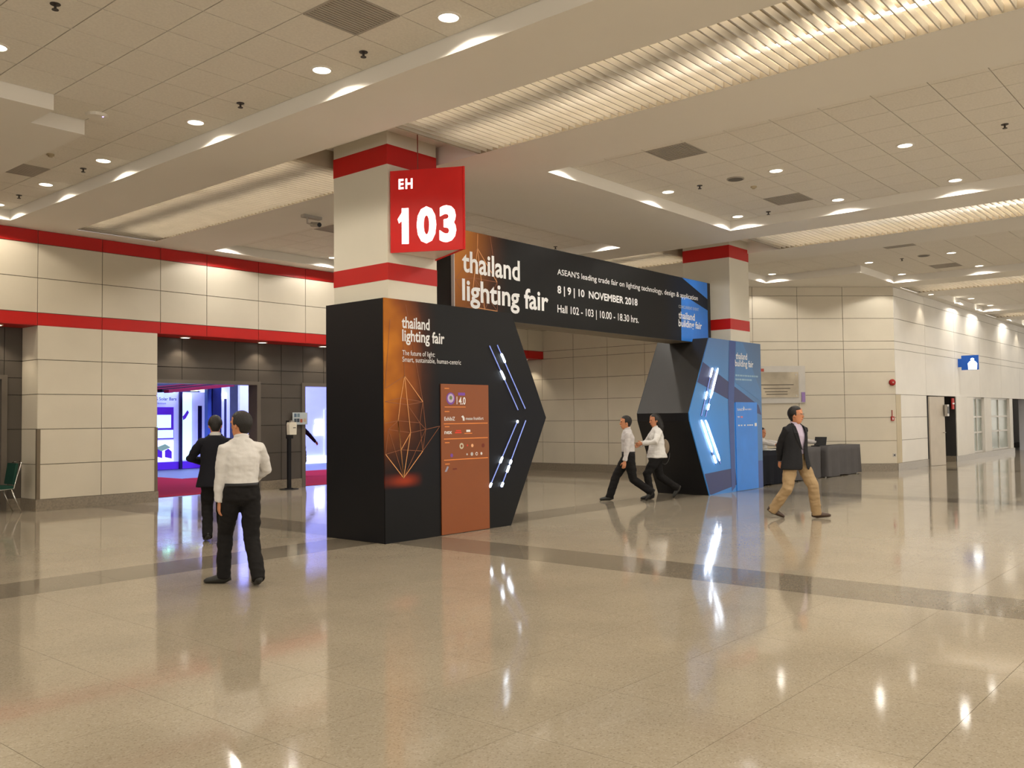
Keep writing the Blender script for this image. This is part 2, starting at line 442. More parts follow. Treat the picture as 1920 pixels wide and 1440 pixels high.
# dark recessed entrance wall with its openings
OP = [(3.9, 6.60), (9.30, 12.05), (13.30, 15.75)]
wr = MB()
zt = 2.455
ed = [-12] + [v for o in OP for v in o] + [XW]
for i in range(0, len(ed), 2): wr.box(ed[i], ed[i+1], YR+.015, YR+.3, 0, 3.40)
for a, b in OP: wr.box(a, b, YR+.015, YR+.3, zt, 3.40)
wrs = struct(wr.build('wall_entrance', m_darkj), 'dark taupe panelled entrance wall under the bulkhead')
def in_op(a, b, z0, z1):
    return any(o[0]-.02 < (a+b)/2 < o[1]+.02 for o in OP) and z0 < zt-.1
dx = [3.0, 3.9, 5.2, 6.60, 6.91, 9.30, 10.15, 11.44, 12.05, 12.68, 13.30, 13.92, 15.75, 16.4, 17.65, 18.9, 20.1, 21.0, XW]
panels(wrs, (0, YR, 0), (1, 0, 0), dx, ZR[:4]+[zt, 2.77, 3.40], m_dark, skipf=lambda a, b, z0, z1: in_op(a, b, z0, z1) or (abs(a-6.91) < .01))
for a, b in ((12.10, 13.25), (15.8, XW), (6.65, 6.9), (-2, 3.85)): MB().box(a, b, YR-.02, YR+.02, 0, .213).build('skirting', m_skirt, wrs)
m_frame = M('door_frame', (.13, .11, .09, 1), .35, .5)
for k, (a, b) in enumerate(OP):
    d = MB()
    for x in (a, b): d.box(x-.05, x+.05, YR-.03, YR+.32, 0, zt+.05)
    d.box(a+.05, b-.05, YR-.03, YR+.32, zt-.03, zt+.05)
    do = struct(d.build('door_%d' % (k+1), m_frame), ('closed dark doorway at the left edge', 'open doorway with the two walking men before it', 'open doorway beside the dispenser stand')[k])
    if k == 0:
        MB().box(a+.05, (a+b)/2-.01, YR+.10, YR+.14, .01, zt-.03).build('door_leaf', m_black, do)
        MB().box((a+b)/2+.01, b-.05, YR+.10, YR+.14, .01, zt-.03).build('door_leaf', m_black, do)
# back wall (turns towards the viewer), diagonal corner wall, right corridor wall
wb_ = struct(MB().box(XW+.015, XW+.3, 12.65, YR+.3, 0, 5.149).build('wall_back', m_joint), 'cream panelled wall seen through the archway')
panels(wb_, (XW, 0, 0), (0, -1, 0), [-YR, -17.36, -16.16, -14.93, -13.66, -12.65], ZR, m_panel)
MB().box(XW-.02, XW+.02, 12.64, YR, 0, .213).build('skirting', m_skirt, wb_)
DL = 4.40*math.sqrt(2); DU = Vector((1, -1, 0)).normalized(); DN = Vector((DU.y, -DU.x, 0))
wd = struct(MB().prism([(XW+.011, 12.65+.011), (26.15, 8.25+.022), (26.5, 8.6), (XW+.3, 12.9)], lambda p, t: (p[0], p[1], t), 0, 5.149).build('wall_diagonal', m_joint), 'cream panelled diagonal corner wall behind the draped tables')
panels(wd, (XW, 12.65, 0), DU, [0, .89, 2.17, 3.445, 4.745, DL], ZR, m_panel)
MB().obox((23.95-.003, 10.45-.003, .1065), DU, DN, (0, 0, 1), DL/2, .02, .1065).build('skirting', m_skirt, wd)
wrt = MB().box(26.165, 29.0, YC+.015, YC+.3, 0, 5.149).box(29.0, 62, YC+.015, YC+.3, 2.14, 5.149)
wr_ = struct(wrt.build('wall_right', m_joint), 'white corridor wall running off to the right')
rx = [26.16, 29.0, 32.2, 35.4, 38.6, 41.8, 45, 48.2, 51.4, 54.6, 57.8, 61]
panels(wr_, (0, YC, 0), (1, 0, 0), rx, [2.135, 3.40, 3.63, 4.268, 4.90, 5.15], m_panelw)
panels(wr_, (0, YC, 0), (1, 0, 0), [26.58, 29.0], ZR[:4], m_panelw)
m_tan = M('tan_and_panel_shade', (.50, .42, .28, 1), .5)
panels(wr_, (0, YC, 0), (1, 0, 0), [26.16, 26.58], [.213, 2.135], m_tan)  # narrow strip by the corner, its shading put into a darker colour
MB().box(26.16, 29.0, YC-.02, YC+.02, 0, .213).build('skirting', m_skirt, wr_)

# ------------------------------------------------------------------ right corridor: door, glazing, far end
m_door = M('door_cream', (.52, .46, .38, 1), .4)
m_interior = M('room_behind', (.42, .40, .34, 1), .7)
m_green = M('frosted_glass', (.36, .40, .36, 1), .25, .5)
m_alu = M('aluminium', (.62, .60, .56, 1), .4, .5)
m_dkroom = M('dark_room', (.035, .032, .03, 1), .7)
struct(MB().box(29.0, 32.0, YC+.5, YC+.6, 0, 2.3).box(28.98, 29.03, YC+.3, YC+.5, 0, 2.3).build('wall_closet', m_dkroom), 'dark space behind the half open cream door')
door = struct(MB().obox((29.52, 8.12, 1.055), Vector((1, -.2, 0)).normalized(), Vector((.2, 1, 0)).normalized(), (0, 0, 1), .46, .022, 1.05).build('door_4', m_door), 'cream service door standing ajar in the corridor wall')
MB().tube([(29.85, 8.03, 1.0), (29.84, 7.96, 1.0), (29.72, 7.98, 1.0)], .012, n=8).build('handle', m_steel, door)
o = thing('door_device', (29.98, 7.98, 1.5), 'grey keypad box at the edge of the ajar cream door', 'keypad')
MB().box(29.86, 30.06, 7.90, 7.98, 1.50, 1.86).build('case', m_steel, o); MB().box(29.89, 30.03, 7.89, 7.90, 1.58, 1.80).build('screen', m_black, o)
struct(MB().box(31.93, 31.985, YC-.04, YC+.5, 0, 2.14).build('trim_shade_1', m_dkroom), 'dark sheet right of the ajar door, added as shade')  # near-black sheet over the pier side stands in for the opening's shade
wg = MB().box(32.0, 33.3, YC-.06, YC+.3, .19, 2.135).box(35.9, 36.9, YC, YC+.3, .19, 2.135).box(39.85, 40.35, YC, YC+.3, .19, 2.135).box(33.3, 34.38, YC, YC+.3, .19, 2.135)
piers = struct(wg.build('wall_corridor', m_panelw), 'white piers between the corridor windows')
MB().box(31.9, 40.4, YC-.03, YC+.31, 0, .19).build('skirting', m_skirt, piers)
struct(MB().box(42.9, 62, YC-.12, YC+.3, 0, 2.135).build('wall_far', M('wall_bluewhite', (.62, .66, .74, 1), .5)), 'pale bluish wall at the far right end')
struct(MB().box(31.0, 62, YC+2.6, YC+2.7, 0, 5.1).build('wall_room', m_interior), 'wall of the room behind the corridor windows')
for k, (a, b) in enumerate(((34.4, 35.9), (36.9, 39.85))):
    fr = MB(); n = 2
    for i in range(n+1):
        x = a+.03 + (b-a-.06)*i/n; fr.box(x-.03, x+.03, YC+.08, YC+.16, .19, 2.135)
    for z in (.22, .90, 1.45, 2.11): fr.box(a, b, YC+.085, YC+.155, z-.03, z+.03)
    w = struct(fr.build('window_%d' % (k+1), m_alu), ('near', 'far')[k] + ' glazed corridor window with white bars')
    for i in range(n):
        for z0, z1, m in ((.25, .87, m_green), (.93, 1.42, m_green), (1.48, 2.08, m_green)):
            x0 = a+.06+(b-a-.06)*i/n; x1 = a+(b-a-.06)*(i+1)/n
            piece('pane', m, w, ((x0+x1)/2, YC+.12, (z0+z1)/2), (x1-x0, .012, z1-z0))
tag(MB().box(41.5, 42.3, YC+.9, YC+.95, 0, 2.0).build('notice_board', M('board_ochre', lin(190, 130, 60), .6)), 'ochre board beyond the last corridor window', 'board')
rs = thing('red_door_sign', (31.95, YC-.05, 1.9), 'small red sign by the dark opening in the corridor', 'sign')
MB().box(31.72, 31.98, YC-.02, YC+.02, 1.72, 2.08).build('plate', M('exit_red', lin(190, 50, 45), .5), rs)
MB().box(31.72, 31.98, YC-.03, YC-.02, 1.88, 1.93).build('stripe', m_print, rs)
# projecting blue sign with a lit white pictogram
m_blue = M('sign_blue', lin(24, 78, 160), .4, emit=.25, ecol=lin(24, 90, 190))
bs = thing('restroom_sign', (32.6, 8.24, 3.2), 'blue projecting sign with glowing white pictogram on corridor wall', 'sign')
MB().box(32.57, 32.63, 7.62, 8.14, 3.02, 3.50).build('sign_box', m_blue, bs)
MB().box(32.58, 32.62, 8.14, 8.25, 3.12, 3.40).build('bracket', m_blue, bs)
pg = MB(); fx = 32.565
pg.prism([(.13+.055*math.cos(a), .40+.05*math.sin(a)) for a in [i*math.pi/6 for i in range(12)]], lambda p, t: (t, 7.67+p[0], 3.02+p[1]-.06), fx-.004, fx)
pg.prism([(.0, .0), (.26, .0), (.27, .20), (.20, .28), (.06, .28), (-.01, .20)], lambda p, t: (t, 7.67+p[0], 3.03+p[1]), fx-.004, fx)
pg.build('pictogram', M('pictogram_glow', (1, 1, 1, 1), .5, emit=3.0, ecol=(.9, .96, 1, 1)), bs)

# ------------------------------------------------------------------ ceiling downlights
ring_me = MB()
for i in range(24):
    a0, a1 = 2*math.pi*i/24, 2*math.pi*(i+1)/24
    q = []
    for a in (a0, a1):
        ca, sa = math.cos(a), math.sin(a)
        q.append([(.095*ca, .095*sa, .004), (.095*ca, .095*sa, -.012), (.112*ca, .112*sa, -.012), (.125*ca, .125*sa, .004)])
    for k in range(3): ring_me.add([q[0][k], q[1][k], q[1][k+1], q[0][k+1]], [(0, 1, 2, 3)])
ring_me = ring_me.mesh('trim_ring', m_white)
disc_me = MB().cyl((0, 0), .096, -.004, .003, n=24).mesh('lamp_disc', m_lamp)
spot_d = bpy.data.lights.new('downlight_lamp', 'SPOT'); spot_d.energy = DOWN_W; spot_d.color = WARM
spot_d.spot_size = math.radians(152); spot_d.spot_blend = .25; spot_d.shadow_soft_size = .07
soft_d = spot_d.copy(); soft_d.name = 'soft_lamp'; soft_d.color = SOFT
wash_d = bpy.data.lights.new('wash_lamp', 'SPOT'); wash_d.energy = WASH_W; wash_d.color = (1, .86, .66)
wash_d.spot_size = math.radians(105); wash_d.spot_blend = .5; wash_d.shadow_soft_size = .04
def downlight(x, y, z, label, group, ld=None, s=1.0):
    ld = ld or (spot_d if x < 9 else soft_d)
    t = thing('downlight', (x, y, z), label, 'ceiling light', group); t.scale = (s, s, 1)
    link('trim_ring', ring_me, t); link('lamp_disc', disc_me, t)
    l = bpy.data.objects.new('lamp', ld); COL.objects.link(l); l.parent = t; l.location = (0, 0, -.02)
    return t
ORD = ['first', 'second', 'third', 'fourth', 'fifth', 'sixth', 'seventh']
for i, y in enumerate((16.495, 14.58, 12.66, 10.195, 7.675, 5.785)):
    downlight(5.925, y, ZT, 'round downlight in the upper left coffer, %s from the red-banded wall' % ORD[i], 'downlights of the upper left coffer')
RW = ['row above the banner', 'middle row', 'row beside the far light strip']
for j, x in enumerate((10.515, 13.035, 15.555)):
    for i, y in enumerate((7.675, 5.785, 3.895, 2.005)):
        if j == 2 and i == 3: continue
        downlight(x, y, ZT, 'round downlight in the upper right coffer, %s in its %s' % (ORD[i], ('left row', 'middle row', 'right row')[j]), 'downlights of the upper right coffer')
for j, x in enumerate((10.515, 13.035, 15.555)):
    for i, y in enumerate((16.495, 14.605, 12.715, 10.825)):
        downlight(x, y, ZT, 'round downlight in the coffer behind the archway, %s from the wall in its %s row' % (ORD[i], ('left', 'middle', 'right')[j]), 'downlights behind the archway')
for (x, y, d) in ((22.575, 10.195, 'beside the far column'), (25.095, 7.675, 'nearest the cream corner'), (22.575, 7.675, 'second row left'), (22.575, 5.785, 'second row right'), (25.095, 5.785, 'right of the corner'), (25.095, 3.895, 'nearest the right edge')):
    downlight(x, y, ZT, 'small downlight in the coffer before the corner wall, ' + d, 'downlights before the corner wall')
for x, y in ((32.115, 7.675), (34.635, 7.675), (32.115, 5.785), (29.595, 5.785), (34.635, 3.895), (29.595, 2.005), (39.135, 7.675), (41.655, 5.785), (44.175, 3.895)):
    downlight(x, y, ZT, 'tiny downlight in the distant corridor coffer', 'downlights of the distant coffer')
for x in (.885, 3.405, 5.925):
    for y in ((3.895, 2.005, .115, -1.775) if x > 5 else (9.565, 5.785, 2.005, -1.775)):
        downlight(x, y, ZT, 'downlight overhead outside the picture', 'downlights outside the picture')
for x in (10.515, 13.035, 15.555):
    for y in (.115, -1.775): downlight(x, y, ZT, 'downlight overhead outside the picture', 'downlights outside the picture')
for x, y in ((-3, 12), (-3, 8), (-3, 4), (-3, 0), (-3, -4.5), (-7, 6), (-7, -1), (1.5, 12.5), (1.5, 15.5), (.885, -4.6), (3.405, -4.6), (10.515, -4.6), (13.035, -4.6), (20.055, -2.5), (25.095, -2.5), (32, 1), (32, -3)):
    downlight(x, y, ZS if x < 0 or y > 11 else ZT, 'downlight overhead outside the picture', 'downlights outside the picture')
for x in (22.575, 25.095):
    for y in (2.005, .115): downlight(x, y, ZT, 'downlight overhead outside the picture', 'downlights outside the picture')
for i, x in enumerate((10.09, 12.0, 13.72)):
    downlight(x, 17.76, 3.395, 'downlight under the lower red band, %s from the cream pier' % ORD[i], 'downlights under the bulkhead', wash_d, .95)
downlight(6.35, 17.70, 3.395, 'downlight under the red band left of the cream pier', 'downlights under the bulkhead', wash_d, .95)
downlight(21.35, 17.72, 3.395, 'downlight under the short red end seen past the archway', 'downlights under the bulkhead', wash_d, .95)
for i, x in enumerate((28.6, 31.4, 34.0, 38.6, 41.4)):
    downlight(x, 7.93, ZS, 'spot washing the white corridor wall, %s from the corner' % ORD[i], 'corridor wall spots', wash_d, .8)
# vents, speakers, sprinklers, detectors, camera
def vent(x, y, label):
    t = thing('air_vent', (x, y, ZT), label, 'vent', 'square ceiling vents'); h = P/2-.007
    MB().box(x-h, x+h, y-h, y+h, ZT+.004, ZT+.010).build('core', m_ventd, t)
    f = MB()
    for a in (-1, 1): f.box(x+a*h-.012, x+a*h+.012, y-h, y+h, ZT-.006, ZT+.008).box(x-h, x+h, y+a*h-.012, y+a*h+.012, ZT-.006, ZT+.008)
    f.build('frame', m_vent, t)
    g = MB()
    for i in range(15):
        d = -h+.04+i*(2*h-.08)/14; g.box(x-h, x+h, y+d-.012, y+d+.012, ZT-.003, ZT+.004)
    g.build('grille', m_vent, t)
vent(*ventA[0], 'dark square vent at the top edge beside the nearest downlight')
vent(*ventA[1], 'dark square vent far left in the upper left coffer')
vent(*ventB[0], 'square vent in the upper right coffer near the light strip')
vent(*ventB[1], 'square vent in the upper right coffer towards the far column')
vent(*ventC[0], 'square vent beside the far light strip')
vent(*ventC[1], 'faint square vent above the corner wall')
vent(*ventD[0], 'square vent by the security camera behind the near column')
def speaker(x, y, label):
    t = thing('ceiling_speaker', (x, y, ZT), label, 'speaker')
    MB().cyl((x, y), .135, ZT-.014, ZT, n=28).build('rim', m_vent, t)
    MB().cyl((x, y), .115, ZT-.018, ZT-.013, n=28).build('grille', m_ventd, t)
speaker(13.05, 6.465, 'dark round ceiling speaker among the upper right tiles')
speaker(22.515, 6.376, 'dark round ceiling speaker far right of the light strip')
sp_me = MB().cyl((0, 0), .045, -.006, 0, n=14).cyl((0, 0), .012, -.05, -.006, n=8).cyl((0, 0), .03, -.056, -.05, n=10).mesh('head', M('sprinkler_bronze', (.045, .035, .03, 1), .5))
for x, y, d in ((5.92, 6.99, 'between the two nearest left downlights'), (5.92, 9.2, 'left of the third left downlight'), (5.92, 13.28, 'near the far left vent'), (5.92, 15.6, 'close to the red-banded wall at left'),
                (13.04, 7.09, 'in the upper right coffer beside its speaker'), (15.6, 7.09, 'at the end of the upper right coffer'), (12.98, 2.638, 'at the right edge of the picture'), (13.035, 14.0, 'above the orange end of the banner'),
                (15.56, 12.0, 'above the banner near its middle'), (20.4, 9.8, 'beside the top of the far column'), (22.6, 6.9, 'between two small far right downlights'), (3.4, 8.2, 'at the left edge of the picture')):
    t = tag(link('sprinkler', sp_me), 'small dark ceiling sprinkler ' + d, 'sprinkler', 'ceiling sprinklers'); t.location = (x, y, ZT)
t = thing('smoke_detector', (4.98, 11.12-.3, ZT), 'white ceiling unit with a tiny violet light at upper left', 'detector')
MB().cyl((4.98, 10.82), .12, ZT-.035, ZT, n=24, r2=.13).build('body', m_white, t)
MB().cyl((5.02, 10.74), .008, ZT-.04, ZT-.034, n=8).build('indicator', M('violet_led', (.5, .3, 1, 1), emit=6), t)
for x, y, d in ((13.7, 6.47, 'beside the dark ceiling speaker'), (5.3, 12.9, 'before the far left vent')):
    t = thing('heat_detector', (x, y, ZT), 'little round detector ' + d, 'detector')
    MB().cyl((x, y), .05, ZT-.02, ZT, n=16).build('base', m_tan, t); MB().cyl((x, y), .028, ZT-.04, ZT-.02, n=12).build('sensor', m_tan, t)
t = thing('security_camera', (9.6, 12.75, ZS), 'ceiling security camera left of the near column', 'camera')
MB().box(9.42, 9.80, 12.70, 12.80, ZS-.05, ZS).build('mount', m_vent, t)
MB().tube([(9.52, 12.75, ZS-.05), (9.52, 12.75, ZS-.14), (9.58, 12.68, ZS-.17)], .015, n=8).build('arm', m_vent, t)
MB().tube([(9.70, 12.85, ZS-.12), (9.66, 12.60, ZS-.17)], [.045, .045], n=12).build('housing', m_vent, t)
MB().tube([(9.66, 12.60, ZS-.17), (9.658, 12.585, ZS-.173)], [.038, .038], n=12).build('lens', m_black, t)

# ------------------------------------------------------------------ columns
def column(x0, y0, label):
    x1, y1 = x0+.90, y0+1.11
    t = thing('column', (x0, y0, 0), label, 'column', 'square white columns with red bands')
    MB().box(x0, x1, y0, y1, 0, 5.40).build('shaft', m_column, t)
    for z0, z1 in ((3.43, 3.655), (4.96, 5.225)):
        MB().box(x0-.004, x1+.004, y0-.004, y1+.004, z0, z1).build('red_band', m_red, t)
    return t
column(7.90, 8.865, 'near white square column with red bands rising behind the red number sign')
column(17.52, 8.865, 'far white square column with red bands behind the blue archway tower')

# ------------------------------------------------------------------ red number sign
sA, sC, sB = Vector((7.93, 8.84, 0)), Vector((8.77, 8.84, 0)), Vector((8.415, 7.955, 0)); z0, z1 = 3.78, 4.86
t = thing('hall_number_sign', (8.37, 8.85, 3.78), 'red wedge shaped hanging sign with glowing white EH 103', 'sign')
def face(a, b, name, mat, th=.02):
    d = (b-a).normalized(); n = Vector((d.y, -d.x, 0)); mb = MB()
    mb.prism([(a.x, a.y), (b.x, b.y), (b.x-n.x*th, b.y-n.y*th), (a.x-n.x*th, a.y-n.y*th)], lambda p, q: (p[0], p[1], q), z0, z1)
    return mb.build(name, mat, t)
face(sA, sB, 'front_panel', m_sign); face(sB, sC, 'side_panel', m_sign)
tri = [(sA.x+.02, sA.y-.012), (sB.x, sB.y+.045), (sC.x-.02, sC.y-.012)]
MB().prism(tri, lambda p, q: (p[0], p[1], q), z0+.015, z0+.03).build('underside', m_white, t)
MB().prism(tri, lambda p, q: (p[0], p[1], q), z1-.03, z1-.015).build('top_panel', m_sign, t)
MB().tube([(8.2, 8.6, z1-.02), (8.2, 8.6, 5.40)], .007, n=6).build('hanging_rod', m_rod, t)
U = (sB-sA).normalized(); L = (sB-sA).length; N = Vector((U.y, -U.x, 0))*.003
lettering('letters', 'EH', m_signw, t, sA, U, (0, 0, 1), .115*L, .305*L, z0+.775*(z1-z0), .115*(z1-z0), .030, 'E', N, 'glowing white letters', 1.25)
lettering('numerals', '103', m_signw, t, sA, U, (0, 0, 1), .155*L, .885*L, z0+.125*(z1-z0), .385*(z1-z0), .045, 'E', N, 'glowing white numerals', 1.16)

a = sA+N
flag = [(.100, .405), (.175, .51), (.205, .51), (.205, .425), (.118, .352)]
MB().add([a+U*(p*L)+Vector((0, 0, z0+q*(z1-z0))) for p, q in flag], [tuple(range(5))]).build('numerals', m_signw, t)
# ------------------------------------------------------------------ exhibition archway
YF, YB = 8.83, 10.03
arch = thing('exhibition_archway', (12.9, 9.4, 0), 'black chevron archway with orange and blue towers under a long banner', 'archway')
FX = lambda p, t: (p[0], t, p[1])
T1 = [(7.80, 0), (10.28, 0), (11.15, 1.60), (10.34, 3.18), (7.80, 3.18)]
T2 = [(18.86, 0), (18.86, 3.18), (16.50, 3.18), (15.64, 1.66), (15.66, 1.50), (16.40, 0)]
def shell(P_, name_front, mfront, mats, prefix):
    """a tower as boards: front, back and one board for each edge of its outline"""
    f = MB().prism(P_, FX, YF, YF+.02).build(name_front, mfront, arch)
    MB().prism(P_, FX, YB-.02, YB).build('back_panel', m_black, arch)
    n = len(P_); cx = sum(p[0] for p in P_)/n; cz = sum(p[1] for p in P_)/n
    for i in range(n):
        a = Vector((P_[i][0], P_[i][1])); b = Vector((P_[(i+1) % n][0], P_[(i+1) % n][1]))
        if (a.y == 0 and b.y == 0) or (a.y > 3.1 and b.y > 3.1): continue
        d = (b-a).normalized(); nn = Vector((-d.y, d.x))
        if nn.dot(Vector((cx, cz))-a) < 0: nn = -nn
        q = [a, b, b+nn*.02, a+nn*.02]
        MB().prism([(v.x, v.y) for v in q], FX, YF+.02, YB-.02).build('side_panel', mats(a, b), arch)
    return f
# printed front of the orange tower
m_t1, nt, b, g, s = bare('print_orange_tower', .5, .2)
gx = rng(nt, s.outputs['X'], 7.8, 8.92, 1, 0); gz = mth(nt, 'MULTIPLY', rng(nt, s.outputs['Z'], .55, 2.1, 0, 1), rng(nt, s.outputs['Z'], 2.6, 3.25, 1, .75))
n_ = nt.nodes.new('ShaderNodeTexNoise'); n_.inputs['Scale'].default_value = 2.2; nt.links.new(g.outputs['Position'], n_.inputs['Vector'])
fac = mth(nt, 'MULTIPLY', mth(nt, 'MULTIPLY', gx, gz), rng(nt, n_.outputs['Fac'], .3, .7, .75, 1.1, 'LINEAR'))
base = mixc(nt, rng(nt, s.outputs['Z'], 1.6, 2.8, 0, 1), lin(9, 11, 20), lin(19, 19, 21))
base = mixc(nt, rng(nt, s.outputs['Z'], .2, 1.3, 1, 0), base, lin(10, 10, 12))
glow = ramp(nt, fac, [(0, (0, 0, 0, 1)), (.3, lin(70, 34, 18)), (.62, lin(140, 74, 24)), (1, lin(196, 120, 28))])
pool = mth(nt, 'MULTIPLY', mth(nt, 'MULTIPLY', rng(nt, s.outputs['Z'], .68, .79, 0, 1), rng(nt, s.outputs['Z'], .79, .92, 1, 0)), mth(nt, 'MULTIPLY', rng(nt, s.outputs['X'], 7.8, 8.15, .3, 1), rng(nt, s.outputs['X'], 8.15, 8.5, 1, 0)))
col = mixc(nt, rng(nt, fac, .0, .35, 0, 1, 'LINEAR'), base, glow); col = mixc(nt, pool, col, lin(150, 52, 26))
nt.links.new(col, b.inputs['Base Color'])
shell(T1, 'orange_tower_front', m_t1, lambda a, b: m_black, 't1')
# printed front of the blue tower
m_t2, nt, b, g, s = bare('print_blue_tower', .4, .45)
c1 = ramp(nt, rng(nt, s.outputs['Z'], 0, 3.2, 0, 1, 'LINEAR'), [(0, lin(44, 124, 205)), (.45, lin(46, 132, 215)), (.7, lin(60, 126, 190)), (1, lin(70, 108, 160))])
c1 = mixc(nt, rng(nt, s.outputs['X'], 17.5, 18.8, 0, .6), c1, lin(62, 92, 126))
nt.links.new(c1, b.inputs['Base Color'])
shell(T2, 'blue_tower_front', m_t2, lambda a, b: m_blacklit if (max(a.y, b.y) > 2 and min(a.x, b.x) < 17) else m_black, 't2')
m_navy = M('print_navy', lin(32, 44, 100), .4); m_navy2 = M('print_navy_soft', lin(40, 70, 138), .4); m_sky = M('print_sky', lin(40, 128, 225), .4); m_mid = M('print_steelblue', lin(66, 118, 175), .4)
def flat(name, poly, mat, y, parent=arch, label=None): return MB().prism(poly, FX, y-.0015, y).build(name, mat, parent, label=label)
flat('print_shape', [(16.22, 2.68), (18.70, 1.82), (18.84, 1.60), (17.47, 1.89), (15.98, 2.27), (16.10, 2.46)], m_navy, YF-.001)
flat('print_shape', [(17.38, 3.17), (17.66, 3.17), (17.53, 1.89), (17.52, .10), (17.36, .02), (17.27, 1.89)], m_navy2, YF-.003)
flat('print_shape', [(16.21, .44), (17.53, .50), (17.58, .14), (16.47, .01), (16.41, .02)], m_navy, YF-.001)
flat('print_shape', [(18.58, .60), (18.855, .60), (18.855, .01), (18.58, .01)], m_navy2, YF-.001)
flat('print_shape', [(17.68, 3.16), (18.0, 3.16), (18.84, 2.1), (18.84, 1.9), (17.6, 2.3)], m_mid, YF-.001)
MB().box(17.58, 18.60, YF-.014, YF-.001, .01, 1.88).build('sponsor_board', m_sky, arch, label='plain bright blue sponsor board')
FO, FU, FV = (0, YF-.004, 0), (1, 0, 0), (0, 0, 1)
lettering('lettering', 'thailand', m_print, arch, FO, FU, FV, 17.66, 18.19, 2.80, .135, .012)
lettering('lettering', 'building fair', m_print, arch, FO, FU, FV, 17.62, 18.48, 2.645, .135, .012)
pb = MB()
for z, xe in ((2.45, 18.74), (2.365, 18.41)):
    x = 17.62
    while x < xe-.05:
        w = random.uniform(.06, .16); pb.prism([(x, z-.018), (min(x+w, xe), z-.018), (min(x+w, xe), z+.018), (x, z+.018)], FX, YF-.005, YF-.004); x += w+.018
pb.build('small_print', M('print_paleblue', lin(140, 175, 200), .5), arch)
FO2 = (0, YF-.016, 0)
lettering('logo', 'ExhibiZ', m_print, arch, FO2, FU, FV, 17.66, 17.90, 1.70, .05, .01)
lettering('logo', 'messe frankfurt', m_print, arch, FO2, FU, FV, 18.0, 18.33, 1.71, .045)
MB().prism([(17.92, 1.71), (17.96, 1.70), (17.98, 1.76), (17.95, 1.80)], FX, YF-.017, YF-.015).build('logo', m_print, arch)
lettering('logo', 'nex', m_print, arch, FO2, FU, FV, 17.66, 17.76, 1.55, .05, .01)
lo = MB()
for x in (17.68, 17.8, 17.95, 18.1, 18.2, 18.3): lo.box(x, x+.07, YF-.017, YF-.015, 1.375, 1.40)
lo.box(18.46, 18.56, YF-.017, YF-.015, 1.36, 1.43).build('logo', m_print, arch)
MB().box(17.80, 17.90, YF-.017, YF-.015, 1.545, 1.585).build('logo', M('print_pink', lin(190, 120, 150), .5), arch)
# orange tower: wire figure, lettering, sponsor board
W = dict(top=(8.13, 2.64), ap=(8.15, 2.17), n1=(8.08, 1.88), n2=(8.20, 1.79), n3=(8.48, 1.83), l1=(7.805, 1.83), n4=(8.03, 1.58), n5=(8.42, 1.55), n6=(8.53, 1.46), n7=(8.25, 1.42), n8=(7.86, 1.47), l2=(7.805, 1.55), m1=(8.08, 1.20), m2=(8.47, 1.17), m3=(7.81, 1.15), bt=(8.12, .83), far=(8.80, 1.50), t2=(8.18, 3.12), l3=(7.81, 2.0), l4=(7.9, 2.9))
def wires(pairs, w, mat, y, pts=W, name='line_print'):
    mb = MB()
    for a, b in pairs:
        a, b = Vector(pts[a]), Vector(pts[b]); d = (b-a).normalized(); n = Vector((-d.y, d.x))*w/2
        mb.prism([tuple(a+n), tuple(b+n), tuple(b-n), tuple(a-n)], FX, y-.001, y)
    return mb.build(name, mat, arch)
wires([('ap', 'n1'), ('ap', 'n2'), ('ap', 'n3'), ('n1', 'n4'), ('n2', 'n7'), ('n4', 'm1'), ('n7', 'm1'), ('m1', 'bt'), ('m3', 'bt'), ('m2', 'bt'), ('n7', 'bt'), ('n4', 'bt')], .011, m_wire1, YF-.003)
wires([('top', 'ap'), ('t2', 'n3'), ('l1', 'n1'), ('n1', 'n3'), ('n2', 'n3'), ('n2', 'l1'), ('n3', 'n6'), ('n3', 'n5'), ('n2', 'n5'), ('n4', 'n5'), ('l2', 'n4'), ('n4', 'n8'), ('n8', 'n7'), ('n7', 'n6'), ('n5', 'n6'), ('n6', 'far'), ('n6', 'm2'), ('n8', 'm3'), ('m3', 'm1'), ('m1', 'm2'), ('n5', 'm2'), ('m2', 'far'), ('l3', 'ap'), ('l4', 'l3'), ('n8', 'bt'), ('n6', 'bt')], .007, m_wire2, YF-.002)
lettering('lettering', 'thailand', m_print, arch, FO, FU, FV, 8.106, 8.616, 2.81, .145, .022)
lettering('lettering', 'lighting fair', m_print, arch, FO, FU, FV, 8.112, 8.900, 2.637, .145, .022)
lettering('lettering', 'The future of light:', m_print, arch, FO, FU, FV, 8.112, 8.712, 2.447, .065)
lettering('lettering', 'Smart, sustainable, human-centric', m_print, arch, FO, FU, FV, 8.112, 9.227, 2.36, .065)
MB().box(8.81, 9.785, YF-.016, YF-.001, .008, 2.082).build('sponsor_board', m_orange, arch, label='orange sponsor board')
yb = YF-.018
FO3 = (0, YF-.018, 0)
for z in (1.53, 1.32, 1.03): MB().box(8.86, 9.76, yb, YF-.0155, z-.006, z+.006).build('rule', m_rule, arch)
def disc(x, z, r, mat, y=yb, name='logo'): return MB().prism([(x+r*math.cos(i*math.pi/12), z+r*math.sin(i*math.pi/12)) for i in range(24)], FX, y, YF-.0155).build(name, mat, arch)
disc(9.0, 1.88, .085, m_purple); disc(9.0, 1.885, .062, M('print_lilac', lin(190, 170, 200), .5), yb-.001); disc(9.0, 1.89, .028, M('print_sage', lin(110, 130, 80), .5), yb-.002)
lettering('logo', '4.0', m_print, arch, FO3, FU, FV, 9.16, 9.30, 1.80, .10, .02, '4')
